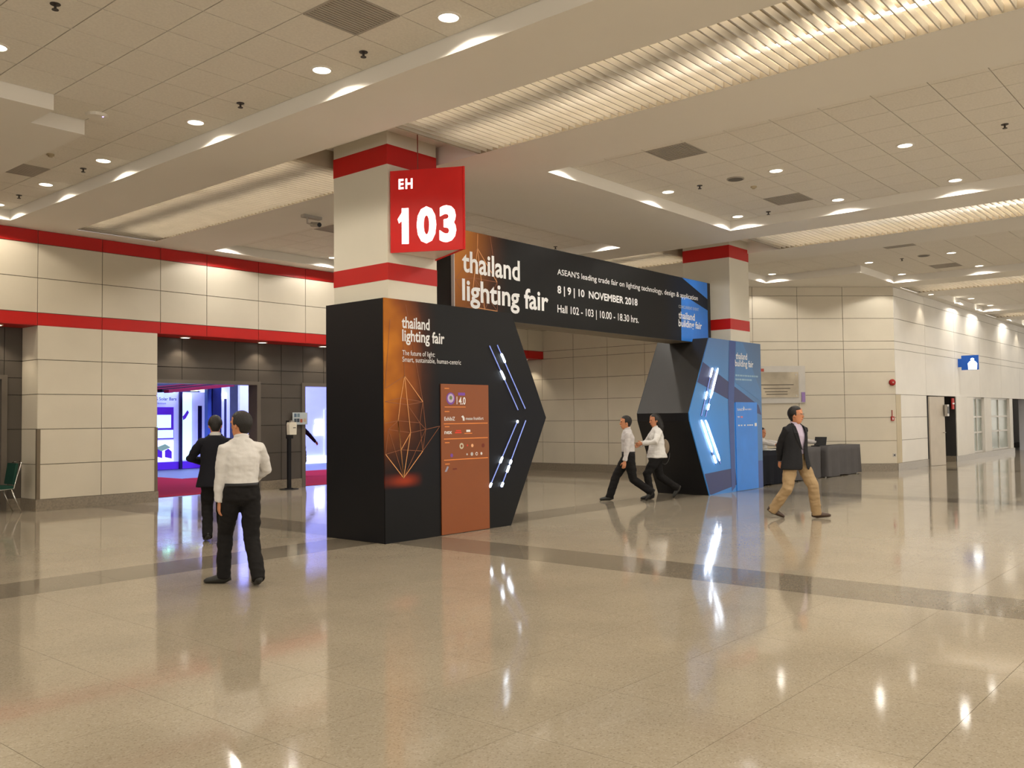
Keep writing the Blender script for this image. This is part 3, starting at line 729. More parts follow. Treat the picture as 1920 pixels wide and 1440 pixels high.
MB().box(9.12, 9.13, yb, YF-.0155, 1.80, 1.91).build('logo', m_print, arch); MB().box(9.15, 9.29, yb, YF-.0155, 1.925, 1.965).build('logo', m_purple, arch)
lettering('logo', 'ExhibiZ', m_print, arch, FO3, FU, FV, 8.87, 9.08, 1.575, .05, .012)
lettering('logo', 'messe frankfurt', m_print, arch, FO3, FU, FV, 9.30, 9.67, 1.58, .042, .006)
MB().prism([(9.21, 1.63), (9.24, 1.60), (9.24, 1.57), (9.275, 1.57), (9.275, 1.61), (9.245, 1.645)], FX, yb, YF-.0155).build('logo', m_print, arch)
lettering('logo', 'nex', m_print, arch, FO3, FU, FV, 8.87, 9.02, 1.39, .055, .02)
MB().box(9.08, 9.21, yb, YF-.0155, 1.395, 1.415).build('logo', m_pred, arch); MB().box(9.10, 9.20, yb, YF-.0155, 1.425, 1.44).build('logo', m_pred, arch)
MB().box(9.31, 9.39, yb, YF-.0155, 1.41, 1.44).build('logo', m_print, arch); MB().box(9.27, 9.43, yb, YF-.0155, 1.385, 1.395).build('logo', m_rule, arch)
MB().box(8.88, 9.30, yb, YF-.0155, 1.758, 1.768).build('small_print', m_rule, arch)
for z in (1.70, 1.49, 1.27, .975, 2.02): MB().box(8.88, 8.97, yb, YF-.0155, z-.006, z+.006).build('small_print', m_rule, arch)
disc(9.21, 1.215, .042, M('print_cream', lin(200, 190, 165), .5)); disc(9.21, 1.215, .02, m_orange, yb-.001); disc(9.43, 1.215, .024, M('print_peach', lin(236, 176, 130), .5)); disc(9.33, 1.22, .014, m_pred)
for x, r in ((9.32, .014), (9.42, .026), (9.52, .024), (9.62, .02)): disc(x, 1.095, r, m_printg if r < .02 or x == 9.42 else m_print)
disc(9.52, 1.095, .015, m_orange, yb-.001); disc(9.01, 1.09, .026, m_purple); disc(9.66, 1.21, .03, m_pbrown)
MB().prism([(8.87, .87), (8.91, .87), (8.95, .935), (8.92, .945)], FX, yb, YF-.0155).build('logo', M('print_greyblue', lin(150, 150, 170), .5), arch)
MB().box(9.03, 9.11, yb, YF-.0155, .89, .91).build('logo', m_pbrown, arch)
# light channels on both towers
def seg(a, b, t0, t1):
    a, b = Vector(a), Vector(b); return a.lerp(b, t0), a.lerp(b, t1)
def channel(a, b, w, brights, rb):
    d = (Vector(b)-Vector(a)).normalized(); n = Vector((-d.y, d.x))*w/2; A, Bq = Vector(a), Vector(b)
    ch = MB().prism([tuple(A+n), tuple(Bq+n), tuple(Bq-n), tuple(A-n)], FX, YF-.006, YF-.0005).build('light_channel', m_channel, arch)
    tb = MB().tube([(a[0], YF-.010, a[1]), (b[0], YF-.010, b[1])], .006, n=8).build('light_tube', m_ledd, ch)
    for t0, t1 in brights:
        p, q = seg(a, b, t0, t1); m_ = (p+q)/2
        MB().tube([(p.x, YF-.012, p.y), (p.x*.9+q.x*.1, YF-.012, p.y*.9+q.y*.1), (p.x*.1+q.x*.9, YF-.012, p.y*.1+q.y*.9), (q.x, YF-.012, q.y)], [rb*.5, rb, rb, rb*.5], n=10).build('bright_segment', m_led, ch, True)
channel((10.00, 2.68), (10.63, 1.74), .034, [(.13, .27)], .017)
channel((9.83, 2.66), (10.46, 1.72), .034, [(.38, .52)], .017)
channel((10.64, 1.56), (10.05, .58), .034, [(.60, .66), (.68, .78), (.93, .99)], .019)
channel((10.45, 1.56), (9.79, .59), .034, [(.0, .03), (.55, .64), (.93, .99)], .017)
channel((16.83, 2.57), (16.28, 1.58), .045, [(.0, .62), (.74, .86)], .022)
channel((16.60, 2.57), (16.11, 1.60), .045, [(.0, .2), (.5, .66)], .020)
channel((16.27, 1.51), (16.87, .62), .045, [(.0, .93)], .022)
channel((16.10, 1.51), (16.68, .62), .045, [(.0, .72), (.8, .98)], .024)
# banner beam across the top
BF, BB, bz0, bz1, bxa, bxb = 9.20, 9.73, 3.115, 4.405, 9.50, 17.28
m_ban, nt, b, g, s = bare('print_banner', .55, .18)
gx = rng(nt, s.outputs['X'], 9.40, 11.0, 1, 0); gz = rng(nt, s.outputs['Z'], 3.1, 4.4, .72, 1.0)
fac = mth(nt, 'MULTIPLY', gx, gz)
dark_ = mixc(nt, rng(nt, s.outputs['X'], 15.3, 16.2, 0, 1), lin(19, 18, 18), lin(18, 26, 42))
glow = ramp(nt, fac, [(0, (0, 0, 0, 1)), (.35, lin(74, 42, 24)), (.7, lin(140, 84, 34)), (1, lin(192, 122, 48))])
nt.links.new(mixc(nt, rng(nt, fac, 0, .4, 0, 1, 'LINEAR'), dark_, glow), b.inputs['Base Color'])
m_under = M('banner_underside', (.20, .17, .13, 1), .6)
MB().box(bxa, bxb, BF+.015, BB, bz0+.01, bz1).build('banner_beam', m_black, arch)
MB().box(bxa, bxb-.12, BF, BF+.014, bz0, bz1).build('banner_face', m_ban, arch)
MB().box(bxb-.12, bxb, BF, BF+.014, bz0, bz1).build('banner_edge', m_black, arch)
MB().box(bxa-.012, bxa, BF, BF+.06, bz0, bz1).build('banner_trim', m_printg, arch)
MB().box(bxa, 16.5, BF+.01, BB, bz0-.004, bz0+.008).build('banner_underside', m_under, arch)
BO = (0, BF-.003, 0)
m_bb = M('print_banner_blue', lin(36, 118, 215), .4, noise=(1.2, .25)); m_bn = M('print_banner_navy', lin(30, 44, 78), .4)
flat('print_shape', [(16.10, bz1-.002), (bxb-.125, bz1-.002), (bxb-.125, 4.06)], m_bb, BF-.001)
flat('print_shape', [(16.06, 4.00), (16.30, 4.02), (bxb-.125, 3.82), (bxb-.125, bz0+.005), (16.04, bz0+.005)], m_bb, BF-.001)
lettering('lettering', 'thailand', m_print, arch, BO, FU, FV, 9.66, 10.99, 3.785, .305, .020)
lettering('lettering', 'lighting fair', m_print, arch, BO, FU, FV, 9.655, 11.715, 3.36, .305, .022)
lettering('lettering', 'ASEAN\'S leading trade fair on lighting technology, design & application', m_print, arch, BO, FU, FV, 11.97, 16.74, 3.995, .095, .008, 'E')
lettering('lettering', '8 | 9 | 10  NOVEMBER 2018', m_print, arch, BO, FU, FV, 11.966, 14.43, 3.685, .120, .026, 'E')
lettering('lettering', 'Hall 102 - 103 | 10.00 - 18.30 hrs.', m_print, arch, BO, FU, FV, 11.96, 14.46, 3.36, .125, .010, 'E')
lettering('lettering', 'CONCURRENT EVENT', m_printg, arch, BO, FU, FV, 15.95, 16.77, 3.775, .06, 0, 'E')
lettering('lettering', 'thailand', m_print, arch, BO, FU, FV, 15.94, 16.60, 3.565, .135, .02)
lettering('lettering', 'building fair', m_print, arch, BO, FU, FV, 15.935, 16.89, 3.405, .135, .02)
BW = dict(a=(10.01, 4.39), b=(10.0, 4.17), c=(10.29, 4.39), d=(9.92, 3.71), e=(10.44, 3.70), f=(9.85, 3.27), g=(10.44, 3.25), h=(9.51, 3.64), i=(9.54, 3.2), j=(10.15, 3.25))
wires([('a', 'b'), ('b', 'd'), ('b', 'e'), ('b', 'j'), ('d', 'f'), ('f', 'g')], .012, m_wire1, BF-.0015, BW)
wires([('c', 'e'), ('h', 'd'), ('d', 'e'), ('e', 'g'), ('h', 'b'), ('h', 'f'), ('i', 'f'), ('d', 'j'), ('e', 'j'), ('d', 'g')], .008, m_wire2, BF-.001, BW)

# ------------------------------------------------------------------ exhibition hall behind the doorways
m_hfloor = M('hall_floor', (.20, .22, .27, 1), .5)
m_hwall = M('hall_wall', (.50, .52, .62, 1), .7)
m_carpet = M('carpet_red', lin(170, 40, 48), .95, .05, noise=(60, .15))
struct(MB().box(-2, 34, 18.05, 36, -.06, -.012).build('floor_hall', m_hfloor), 'grey floor of the exhibition hall')
struct(MB().box(-2, 34, 36, 36.2, 0, 7).build('wall_hall', m_hwall), 'far wall of the exhibition hall')
struct(MB().box(-2.2, -2, 18.3, 36, 0, 7).box(34, 34.2, 18.3, 36, 0, 7).build('wall_hall_sides', m_hwall), 'side walls of the exhibition hall')
struct(MB().box(-2, 34, 18.3, 36, 6.9, 7).box(-2, XW, 18.3, 18.5, 5.0, 7).box(XW+.4, 34, 18.35, 18.5, 0, 7).build('ceiling_hall', m_hwall), 'ceiling of the exhibition hall')
tag(MB().box(9.2, 13.35, 18.35, 25.8, -.012, .0).build('carpet', m_carpet), 'red carpet inside the doorway by the walking men', 'carpet')
tag(MB().box(13.4, 21.6, 18.35, 23.7, -.012, .0).build('carpet', m_carpet), 'red carpet inside the doorway beside the tower', 'carpet')
hl = bpy.data.lights.new('hall_lamp', 'AREA'); hl.energy = HALL_W; hl.color = (.36, .42, 1.0); hl.shape = 'RECTANGLE'; hl.size = 3.0; hl.size_y = 1.2
for i, (x, y) in enumerate(((13.5, 23.0), (19.0, 22.0), (17.5, 26.5))):
    t = thing('hall_light', (x, y, 5.6), 'blue exhibition hall light bank %s the booths' % ('left of', 'right of', 'above')[i], 'ceiling light')
    MB().box(x-1.6, x+1.6, y-.7, y+.7, 5.62, 5.75).build('case', m_black, t)
    l = bpy.data.objects.new('lamp', hl); COL.objects.link(l); l.parent = t; l.location = (0, 0, -.01)
m_bglow = M('board_white_glow', (.8, .85, 1, 1), .5, emit=1.5, ecol=(.62, .72, 1.0, 1))  # booth walls and posters get emission added to brighten them
m_bglow2 = M('board_lavender_glow', (.7, .72, 1, 1), .5, emit=.55, ecol=(.42, .46, 1.0, 1))
m_cyan = M('board_ice_glow', (.8, .95, 1, 1), .5, emit=1.3, ecol=(.55, .85, 1.0, 1))
m_violet = M('poster_violet', lin(96, 50, 200), .5, emit=.4, ecol=lin(96, 40, 220))
m_ink = M('poster_ink', lin(40, 30, 80), .5)
m_dblue = M('hall_navy', lin(20, 30, 80), .5)
HB = 28.7
bo = thing('solar_booth', (16.2, HB, 0), 'white booth with purple posters seen through the left doorway', 'booth')
MB().box(14.6, 17.05, HB, HB+.15, .25, 2.62).build('back_wall', m_bglow2, bo)
MB().box(14.6, 17.05, HB-.02, HB+.16, 0, .25).build('plinth', m_violet, bo)
MB().box(15.0, 15.86, HB-.04, HB-.001, 1.02, 2.10).build('poster', m_violet, bo)
MB().box(15.0, 15.76, HB-.05, HB-.041, 1.40, 1.84).build('poster_card', m_cyan, bo)
MB().box(15.0, 15.84, HB-.05, HB-.041, 1.06, 1.33).build('poster_card', m_cyan, bo)
MB().box(15.0, 15.86, HB-.04, HB-.001, .27, .98).build('poster', m_bglow, bo)
hs = MB()
for x, z, k in ((15.25, .45, .20), (15.55, .42, .24)):
    hs.prism([(x, z), (x+k, z-.06), (x+k, z+.18), (x+k*.5, z+.28), (x, z+.22)], FX, HB-.046, HB-.041)
hs.build('house_drawing', m_violet, bo)
MB().prism([(15.22, .74), (15.55, .86), (15.75, .74), (15.42, .62)], FX, HB-.047, HB-.041).build('roof_drawing', M('poster_sage', lin(150, 180, 150), .5, emit=.4, ecol=lin(150, 190, 170)), bo)
lettering('lettering', 'PLS Solar Bars', m_ink, bo, (0, HB-.002, 0), FU, FV, 15.1, 15.98, 2.33, .10, .015)
lettering('small_lettering', 'exhibition', m_ink, bo, (0, HB-.002, 0), FU, FV, 15.1, 15.6, 2.20, .06)
MB().box(16.05, 16.14, HB-.12, HB-.03, 0, 2.62).build('post', m_ink, bo)
MB().box(16.16, 16.52, HB-.05, HB-.001, .30, 2.55).build('light_panel', m_cyan, bo)
MB().prism([(16.2, 1.65), (16.3, 1.72), (16.42, 1.92), (16.36, 2.0), (16.25, 1.85), (16.18, 1.78)], FX, HB-.056, HB-.051).build('flower_logo', m_violet, bo)
MB().box(16.78, 16.92, HB-.03, HB-.001, .9, 2.15).build('dark_slot', m_ink, bo)
for i in range(5):
    m_ = M('canopy_%d' % i, lin(150, 26, 50) if i % 2 == 0 else lin(15, 12, 20), .6)
    MB().obox((15.5+i*.10, HB-.8-i*.22, 2.78-i*.02), Vector((1, .3, .10)).normalized(), Vector((-.3, 1, 0)).normalized(), (0, 0, 1), 1.5, .10, .05).build('canopy_bar', m_, bo)
for x, z in ((15.45, 2.70), (15.62, 2.62), (16.45, 2.68), (16.7, 2.70)):
    MB().box(x-.12, x+.12, HB-.35, HB-.30, z-.035, z+.035).build('stage_lamp', M('lamp_green_%d' % int(x*100), (.6, 1, .7, 1), emit=3.0 if x < 16 else 2.0, ecol=(.35, 1, .6, 1) if x < 16 else (.85, 1, .6, 1)), bo)
t = thing('hall_column', (17.3, HB-.4, 0), 'dark navy column between the exhibition booths', 'column')
MB().box(17.02, 17.36, HB-.55, HB-.25, 0, 4.5).build('shaft', m_dblue, t); MB().box(16.86, 17.02, HB-.5, HB-.3, 0, 4.5).build('side_panel', M('hall_blue', lin(70, 100, 180), .5), t)
t = thing('counter_booth', (17.8, HB+.6, 0), 'lit blue and white booth behind the walking men', 'booth')
MB().box(17.4, 18.6, HB+.9, HB+1.0, 0, 3.4).build('back_wall', m_bglow2, t)
MB().box(17.45, 18.35, HB+.70, HB+.78, 2.42, 2.62).build('light_bar', M('light_bar', (1, 1, 1, 1), emit=4, ecol=(.85, .92, 1, 1)), t)
for x in (17.5, 17.72, 18.0, 18.25): MB().box(x-.025, x+.025, HB+.6, HB+.68, 0, 2.42).build('post', m_dblue, t)
MB().box(17.76, 17.96, HB+.72, HB+.76, 1.85, 2.15).build('panel', M('panel_olive', lin(110, 120, 90), .6), t)
MB().ell((17.85, HB+.5, 1.55), .12, .06, .2).build('globe_lamp', M('globe', (1, 1, 1, 1), emit=2.5, ecol=(.8, .88, 1, 1)), t)
MB().box(17.6, 18.3, HB+.3, HB+.55, 0, .95).build('counter', m_violet, t)
tag(MB().box(18.28, 19.6, HB-.25, HB-.13, 0, 4.2).build('booth_partition', m_bglow2), 'pale lavender booth partition beside the door frame', 'partition')
t = thing('lavender_booth', (21.0, 27.5, 0), 'pale lavender booth wall seen through the right doorway', 'booth')
MB().box(19.4, 23.0, 27.4, 27.5, 0, 4.0).build('back_wall', m_bglow2, t)
MB().box(19.4, 23.0, 27.32, 27.4, 0, .28).build('plinth', m_bglow, t)
MB().box(20.75, 21.15, 27.36, 27.395, 1.05, 1.42).build('lightbox', M('window_glow', (1, 1, 1, 1), emit=4, ecol=(.9, .95, 1, 1)), t)
MB().box(20.78, 21.12, 27.36, 27.395, 1.52, 1.62).build('lightbox', M('window_glow2', (1, 1, 1, 1), emit=3, ecol=(.9, .95, 1, 1)), t)
MB().box(21.18, 21.9, 27.33, 27.40, 0, 2.0).build('side_panel', m_bglow2, t)
lettering('lettering', 'F', m_ink, t, (0, 27.325, 0), FU, FV, 21.27, 21.42, .98, .30, .02, 'E')

# ------------------------------------------------------------------ lobby furniture and wall fittings
def draped(x0, x1, y0, y1, mat, label, seed):
    rnd = random.Random(seed); h = .78
    t = thing('draped_table', ((x0+x1)/2, (y0+y1)/2, 0), label, 'table', 'tables with floor length cloths')
    MB().box(x0+.03, x1-.03, y0+.03, y1-.03, h-.035, h-.008).build('table_top', m_guard, t)
    for x in (x0+.08, x1-.08):
        for y in (y0+.08, y1-.08): MB().cyl((x, y), .018, .0, h-.035, n=10).build('leg', m_steel, t)
    per = []; n = 26
    def edge(a, b, k):
        for i in range(k): per.append(Vector(a).lerp(Vector(b), i/k))
    edge((x0, y0), (x1, y0), n); edge((x1, y0), (x1, y1), 10); edge((x1, y1), (x0, y1), n); edge((x0, y1), (x0, y0), 10)
    c = Vector(((x0+x1)/2, (y0+y1)/2)); K = len(per); mb = MB(); rows = 6
    ph = [rnd.uniform(0, 6.28) for _ in range(3)]
    for r in range(rows+1):
        f = r/rows
        for i, p in enumerate(per):
            d = (p-c); d = Vector((1 if d.x > (x1-x0)/2-.01 else (-1 if d.x < -(x1-x0)/2+.01 else 0), 1 if d.y > (y1-y0)/2-.01 else (-1 if d.y < -(y1-y0)/2+.01 else 0)))
            w = f*(.018*math.sin(i*.9+ph[0]) + .012*math.sin(i*2.1+ph[1]) + .012)
            q = p + d*w; mb.v.append((q.x, q.y, h-f*(h-.02-.012*math.sin(i*.5+ph[2]))))
    for r in range(rows):
        for i in range(K): mb.f.append((r*K+i, (r+1)*K+i, (r+1)*K+(i+1) % K, r*K+(i+1) % K))
    o = len(mb.v); mb.v.append((c.x, c.y, h+.002))
    for i in range(K): mb.f.append((o, i, (i+1) % K))
    mb.build('tablecloth', mat, t, True)
    return t
m_clothn = M('cloth_navy', (.012, .013, .018, 1), .9, .1, bump=(60, .2)); m_clothg = M('cloth_grey', (.095, .090, .092, 1), .9, .1, bump=(60, .2))
draped(19.0, 20.72, 8.98, 9.62, m_clothn, 'black draped table between the blue tower and the man in blazer', 1)
draped(20.80, 22.46, 8.95, 9.60, m_clothg, 'short grey draped table right behind the man in blazer', 2)
draped(22.58, 24.92, 8.84, 9.40, m_clothg, 'longest grey draped table at the right end of the row, with laptop', 3)
t = thing('laptop', (22.9, 9.2, .785), 'open dark laptop on the longest grey draped table', 'laptop')
MB().box(22.72, 23.02, 9.08, 9.31, .785, .802).build('keyboard_base', m_black, t)
MB().obox((23.07, 9.195, .905), Vector((.35, 0, 1)).normalized(), (0, 1, 0), Vector((1, 0, -.35)).normalized(), .115, .155, .006).build('screen', m_black, t)
o = MB().obox((19.9, 9.15, .793), (1, 0, 0), (0, 1, 0), (0, 0, 1), .22, .13, .006).build('paper_stack', m_print); tag(o, 'flat white papers on the black draped table', 'paper')
# engraved plaque on the diagonal wall
pq = thing('wall_plaque', (23.7, 10.7, 2.43), 'silver engraved plaque board on the diagonal wall above the tables', 'plaque')
m_acr = M('acrylic_board', (.55, .52, .47, 1), .25, .5); m_brz = M('plaque_bronze', (.40, .34, .25, 1), .3, .5, metal=.35, noise=(1.2, .3)); m_eng = M('engraving', (.12, .10, .08, 1), .6)
def dg(s, off): q = Vector((XW, 12.65, 0)) + DU*s + DN*off; return q
def dbox(s0, s1, o0, o1, z0, z1, name, mat, par):
    c = dg((s0+s1)/2, (o0+o1)/2); return MB().obox((c.x, c.y, (z0+z1)/2), DU, DN, (0, 0, 1), (s1-s0)/2, (o1-o0)/2, (z1-z0)/2).build(name, mat, par)
dbox(1.95, 3.62, .001, .03, 1.92, 2.95, 'acrylic_back', m_acr, pq); dbox(2.05, 3.42, .031, .05, 2.08, 2.78, 'metal_plate', m_brz, pq)
for z, a, b in ((2.43, 2.32, 3.28), (2.33, 2.42, 3.18), (2.24, 2.46, 3.1), (2.17, 2.5, 3.1)): dbox(a, b, .05, .052, z-.012, z+.012, 'engraved_line', m_eng, pq)
for s_ in (2.12, 3.35):
    for z in (2.13, 2.71): dbox(s_-.02, s_+.02, .05, .06, z-.02, z+.02, 'stud', m_steel, pq)
dbox(3.50, 3.60, .03, .05, 1.95, 2.22, 'violet_ribbon', M('plaque_violet', lin(150, 120, 180), .4), pq)
dbox(2.0, 2.45, .03, .04, 2.80, 2.88, 'red_stripe', M('plaque_red', lin(180, 80, 60), .4), pq)
m_fire = M('fire_red', lin(160, 24, 20), .4)
def onwall(s, z, r, name, label, cat, depth=.07):
    t = thing(name, tuple(dg(s, 0).xy)+(z,), label, cat); a, b = dg(s, .001), dg(s, depth)
    MB().tube([(a.x, a.y, z), (a.x*.3+b.x*.7, a.y*.3+b.y*.7, z), (b.x, b.y, z)], [r, r, r*.6], n=20).build('gong', m_fire, t, True)
    c = dg(s, depth+.012); MB().tube([(b.x, b.y, z), (c.x, c.y, z)], [.02, .018], n=10).build('cap', m_steel, t)
onwall(6.12, 2.47, .09, 'alarm_bell', 'round red fire alarm bell at the corner of the cream wall', 'alarm bell')
t = thing('call_point', tuple(dg(6.10, 0).xy)+(1.50,), 'small red fire call point below the alarm bell', 'call point')
dbox(6.06, 6.14, .001, .045, 1.40, 1.52, 'box', m_fire, t); dbox(6.085, 6.115, .045, .05, 1.43, 1.49, 'button', m_print, t); dbox(6.09, 6.105, .001, .02, 1.52, 1.70, 'conduit', m_fire, t)
t = thing('wall_socket', tuple(dg(6.13, 0).xy)+(.45,), 'small grey wall socket low on the cream corner', 'socket')
dbox(6.09, 6.18, .001, .012, .40, .49, 'plate', m_steel, t); dbox(6.115, 6.155, .012, .016, .425, .465, 'insert', m_black, t)
# hand sanitiser stand
t = thing('sanitiser_stand', (12.68, 17.70, 0), 'black stand with a cream hand sanitiser dispenser', 'dispenser')
MB().cyl((12.68, 17.70), .22, 0, .012, n=28).cyl((12.68, 17.70), .10, .012, .03, n=24).build('base', m_black, t, False)
MB().box(12.64, 12.72, 17.67, 17.73, .012, 1.28).build('pole', m_black, t)
MB().box(12.60, 12.76, 17.65, 17.71, 1.18, 1.60).build('backplate', m_black, t)
dsp = MB().prism([(12.585, 1.27), (12.775, 1.27), (12.785, 1.50), (12.77, 1.56), (12.59, 1.56), (12.575, 1.50)], FX, 17.54, 17.65).build('dispenser', M('dispenser_cream', (.75, .70, .58, 1), .35), t)
MB().box(12.68, 12.755, 17.535, 17.542, 1.425, 1.44).build('slot', m_black, t); MB().box(12.63, 12.73, 17.56, 17.63, 1.56, 1.60).build('cap', m_steel, t)
t = thing('notice_sign', (13.12, 17.88, 1.65), 'small printed notice with coloured squares beside the dispenser', 'sign')
MB().box(12.93, 13.36, 17.90, 17.915, 1.50, 1.79).build('sheet', M('notice_paper', (.45, .50, .52, 1), .4), t)
for i, (x, z, c) in enumerate(((12.97, 1.68, lin(90, 110, 130)), (13.06, 1.68, lin(110, 130, 140)), (12.97, 1.56, lin(70, 80, 90)), (13.05, 1.56, lin(60, 70, 80)), (13.14, 1.55, lin(170, 90, 70)), (13.24, 1.56, lin(190, 170, 150)))):
    MB().box(x, x+.07, 17.897, 17.8995, z, z+.085).build('printed_square', M('notice_%d' % i, c, .5), t)
MB().tube([(13.14, 17.97, 1.60), (13.14, 17.92, 1.62)], .01, n=8).build('wall_bracket', m_steel, t)
# banquet chair at the left edge
t = thing('banquet_chair', (6.30, 17.55, 0), 'green padded chair with chrome frame at the left edge', 'chair')
m_pad = M('pad_green', (.012, .05, .035, 1), .8, .2, bump=(80, .2))
MB().obox((6.30, 17.50, .46), (1, 0, 0), (0, 1, 0), (0, 0, 1), .21, .21, .035).build('seat', m_pad, t)
MB().obox((6.55, 17.50, .70), Vector((.16, 0, 1)).normalized(), (0, 1, 0), Vector((1, 0, -.16)).normalized(), .19, .19, .022).build('backrest', m_pad, t)
for y in (17.30, 17.70):
    MB().tube([(6.10, y, 0), (6.14, y, .22), (6.12, y, .42), (6.52, y, .44), (6.58, y, .68), (6.64, y, .88)], .012, n=8).build('side_frame', m_chrome, t, True)
    MB().tube([(6.66, y, 0), (6.56, y, .22), (6.48, y, .43)], .012, n=8).build('rear_leg', m_chrome, t, True)
MB().tube([(6.64, 17.30, .88), (6.66, 17.36, .915), (6.66, 17.64, .915), (6.64, 17.70, .88)], .012, n=8).build('top_rail', m_chrome, t, True)
for z in (.25,): MB().tube([(6.13, 17.30, z), (6.13, 17.70, z)], .008, n=8).build('cross_bar', m_chrome, t)

# ------------------------------------------------------------------ people
from mathutils import noise as mnoise
def remesh(mb, vox, it=3, name='m', fold=0.0):
    me = mb.mesh(name); o = bpy.data.objects.new('tmp', me); COL.objects.link(o)
    md = o.modifiers.new('r', 'REMESH'); md.mode = 'VOXEL'; md.voxel_size = vox
    sm = o.modifiers.new('s', 'SMOOTH'); sm.iterations = it; sm.factor = .5
    dgp = bpy.context.evaluated_depsgraph_get(); out = bpy.data.meshes.new_from_object(o.evaluated_get(dgp))
    bpy.data.objects.remove(o); bpy.data.meshes.remove(me)
    if fold:                                   # soft cloth folds
        off = Vector((random.uniform(0, 50), random.uniform(0, 50), random.uniform(0, 50)))
        nn = [v.normal.copy() for v in out.vertices]
        for v, n in zip(out.vertices, nn):
            p = v.co; q = Vector((p.x*9+p.z*3, p.y*9-p.z*2, p.z*15))+off
            v.co = p + n*(fold*(mnoise.noise(q)+.5*mnoise.noise(q*2.1)))
        out.update()
    out.name = name; out.polygons.foreach_set('use_smooth', [True]*len(out.polygons)); return out
def ik(a, b, l1, l2, pole):
    a, b = Vector(a), Vector(b); d = b-a; L = min(d.length, (l1+l2)*.999); d.normalize()
    x = (L*L+l1*l1-l2*l2)/(2*L); h = math.sqrt(max(l1*l1-x*x, 0))
    p = Vector(pole); p = (p-d*p.dot(d)).normalized(); return a+d*x+p*h, a+d*L
m_skin = M('skin', lin(196, 134, 98), .55, .35, noise=(20, .06)); m_lip = M('lips', lin(150, 80, 70), .5)
m_hair = M('hair_black', (.010, .008, .007, 1), .45, .4, bump=(120, .4)); m_eye = M('eye_dark', (.015, .01, .01, 1), .2)
def hand(mb, wrist, dirv, palm, side, curl):
    """palm plus five fingers; dirv along the hand, palm = palm normal, side towards the thumb"""
    d = Vector(dirv).normalized(); n = Vector(palm); n = (n-d*n.dot(d)).normalized(); s = d.cross(n)
    if s.dot(Vector(side)) < 0: s = -s
    w = Vector(wrist); e = w+d*.088
    mb.tube([w-d*.02, w+d*.02, w+d*.06, e], [(.024, .018), (.034, .016), (.040, .015), (.037, .013)], n=10, ref=n)
    for k, ln in enumerate((.074, .082, .076, .060)):
        p = e + s*(.028-.0187*k) - d*.008; ang = 0.0; pts = [p]; dd = d
        for q, f in enumerate((.45, .31, .24)):
            ang += curl*(.6, 1.0, .8)[q]; dd = d*math.cos(ang)+n*math.sin(ang); pts.append(pts[-1]+dd*ln*f)
        mb.tube(pts, [.0095, .0092, .0085, .0065], n=8, ref=s)
    b0 = w+d*.022+s*.026; t1 = b0+(d*.6+s*.62+n*.25).normalized()*.036; t2 = t1+(d*.85+s*.25+n*.35).normalized()*.03; t3 = t2+(d*.95+n*.4).normalized()*.022
    mb.tube([b0-s*.012, t1, t2, t3], [.013, .0115, .010, .0075], n=8, ref=n)
def head_parts(mb, hc, R, k=1.0):
    f = lambda x, y, z: Vector(hc)+R@Vector((x*k, y*k, z*k))
    rings = [(-.120, .026, .028, .058), (-.105, .043, .048, .046), (-.075, .057, .073, .024), (-.035, .066, .090, .006), (.015, .073, .096, 0), (.055, .075, .097, -.003), (.088, .067, .086, -.006), (.110, .043, .055, -.008), (.119, .016, .02, -.008)]
    mb.tube([f(0, y, z) for z, a, b, y in rings], [(a*k, b*k) for z, a, b, y in rings], n=16, ref=R@Vector((0, 1, 0)))
    mb.tube([f(0, .086, .018), f(0, .096, -.008), f(0, .104, -.026), f(0, .092, -.038)], [.009*k, .012*k, .015*k, .010*k], n=8)
    for s in (-1, 1):
        mb.ell(f(.076*s, -.008, -.008), .011*k, .020*k, .032*k, 10, 6)
        mb.tube([f(.014*s, .092, .026), f(.05*s, .080, .028)], [.009*k, .008*k], n=8)
    mb.tube([f(-.022, .086, -.066), f(0, .093, -.064), f(.022, .086, -.066)], [.007, .010, .007], n=8)
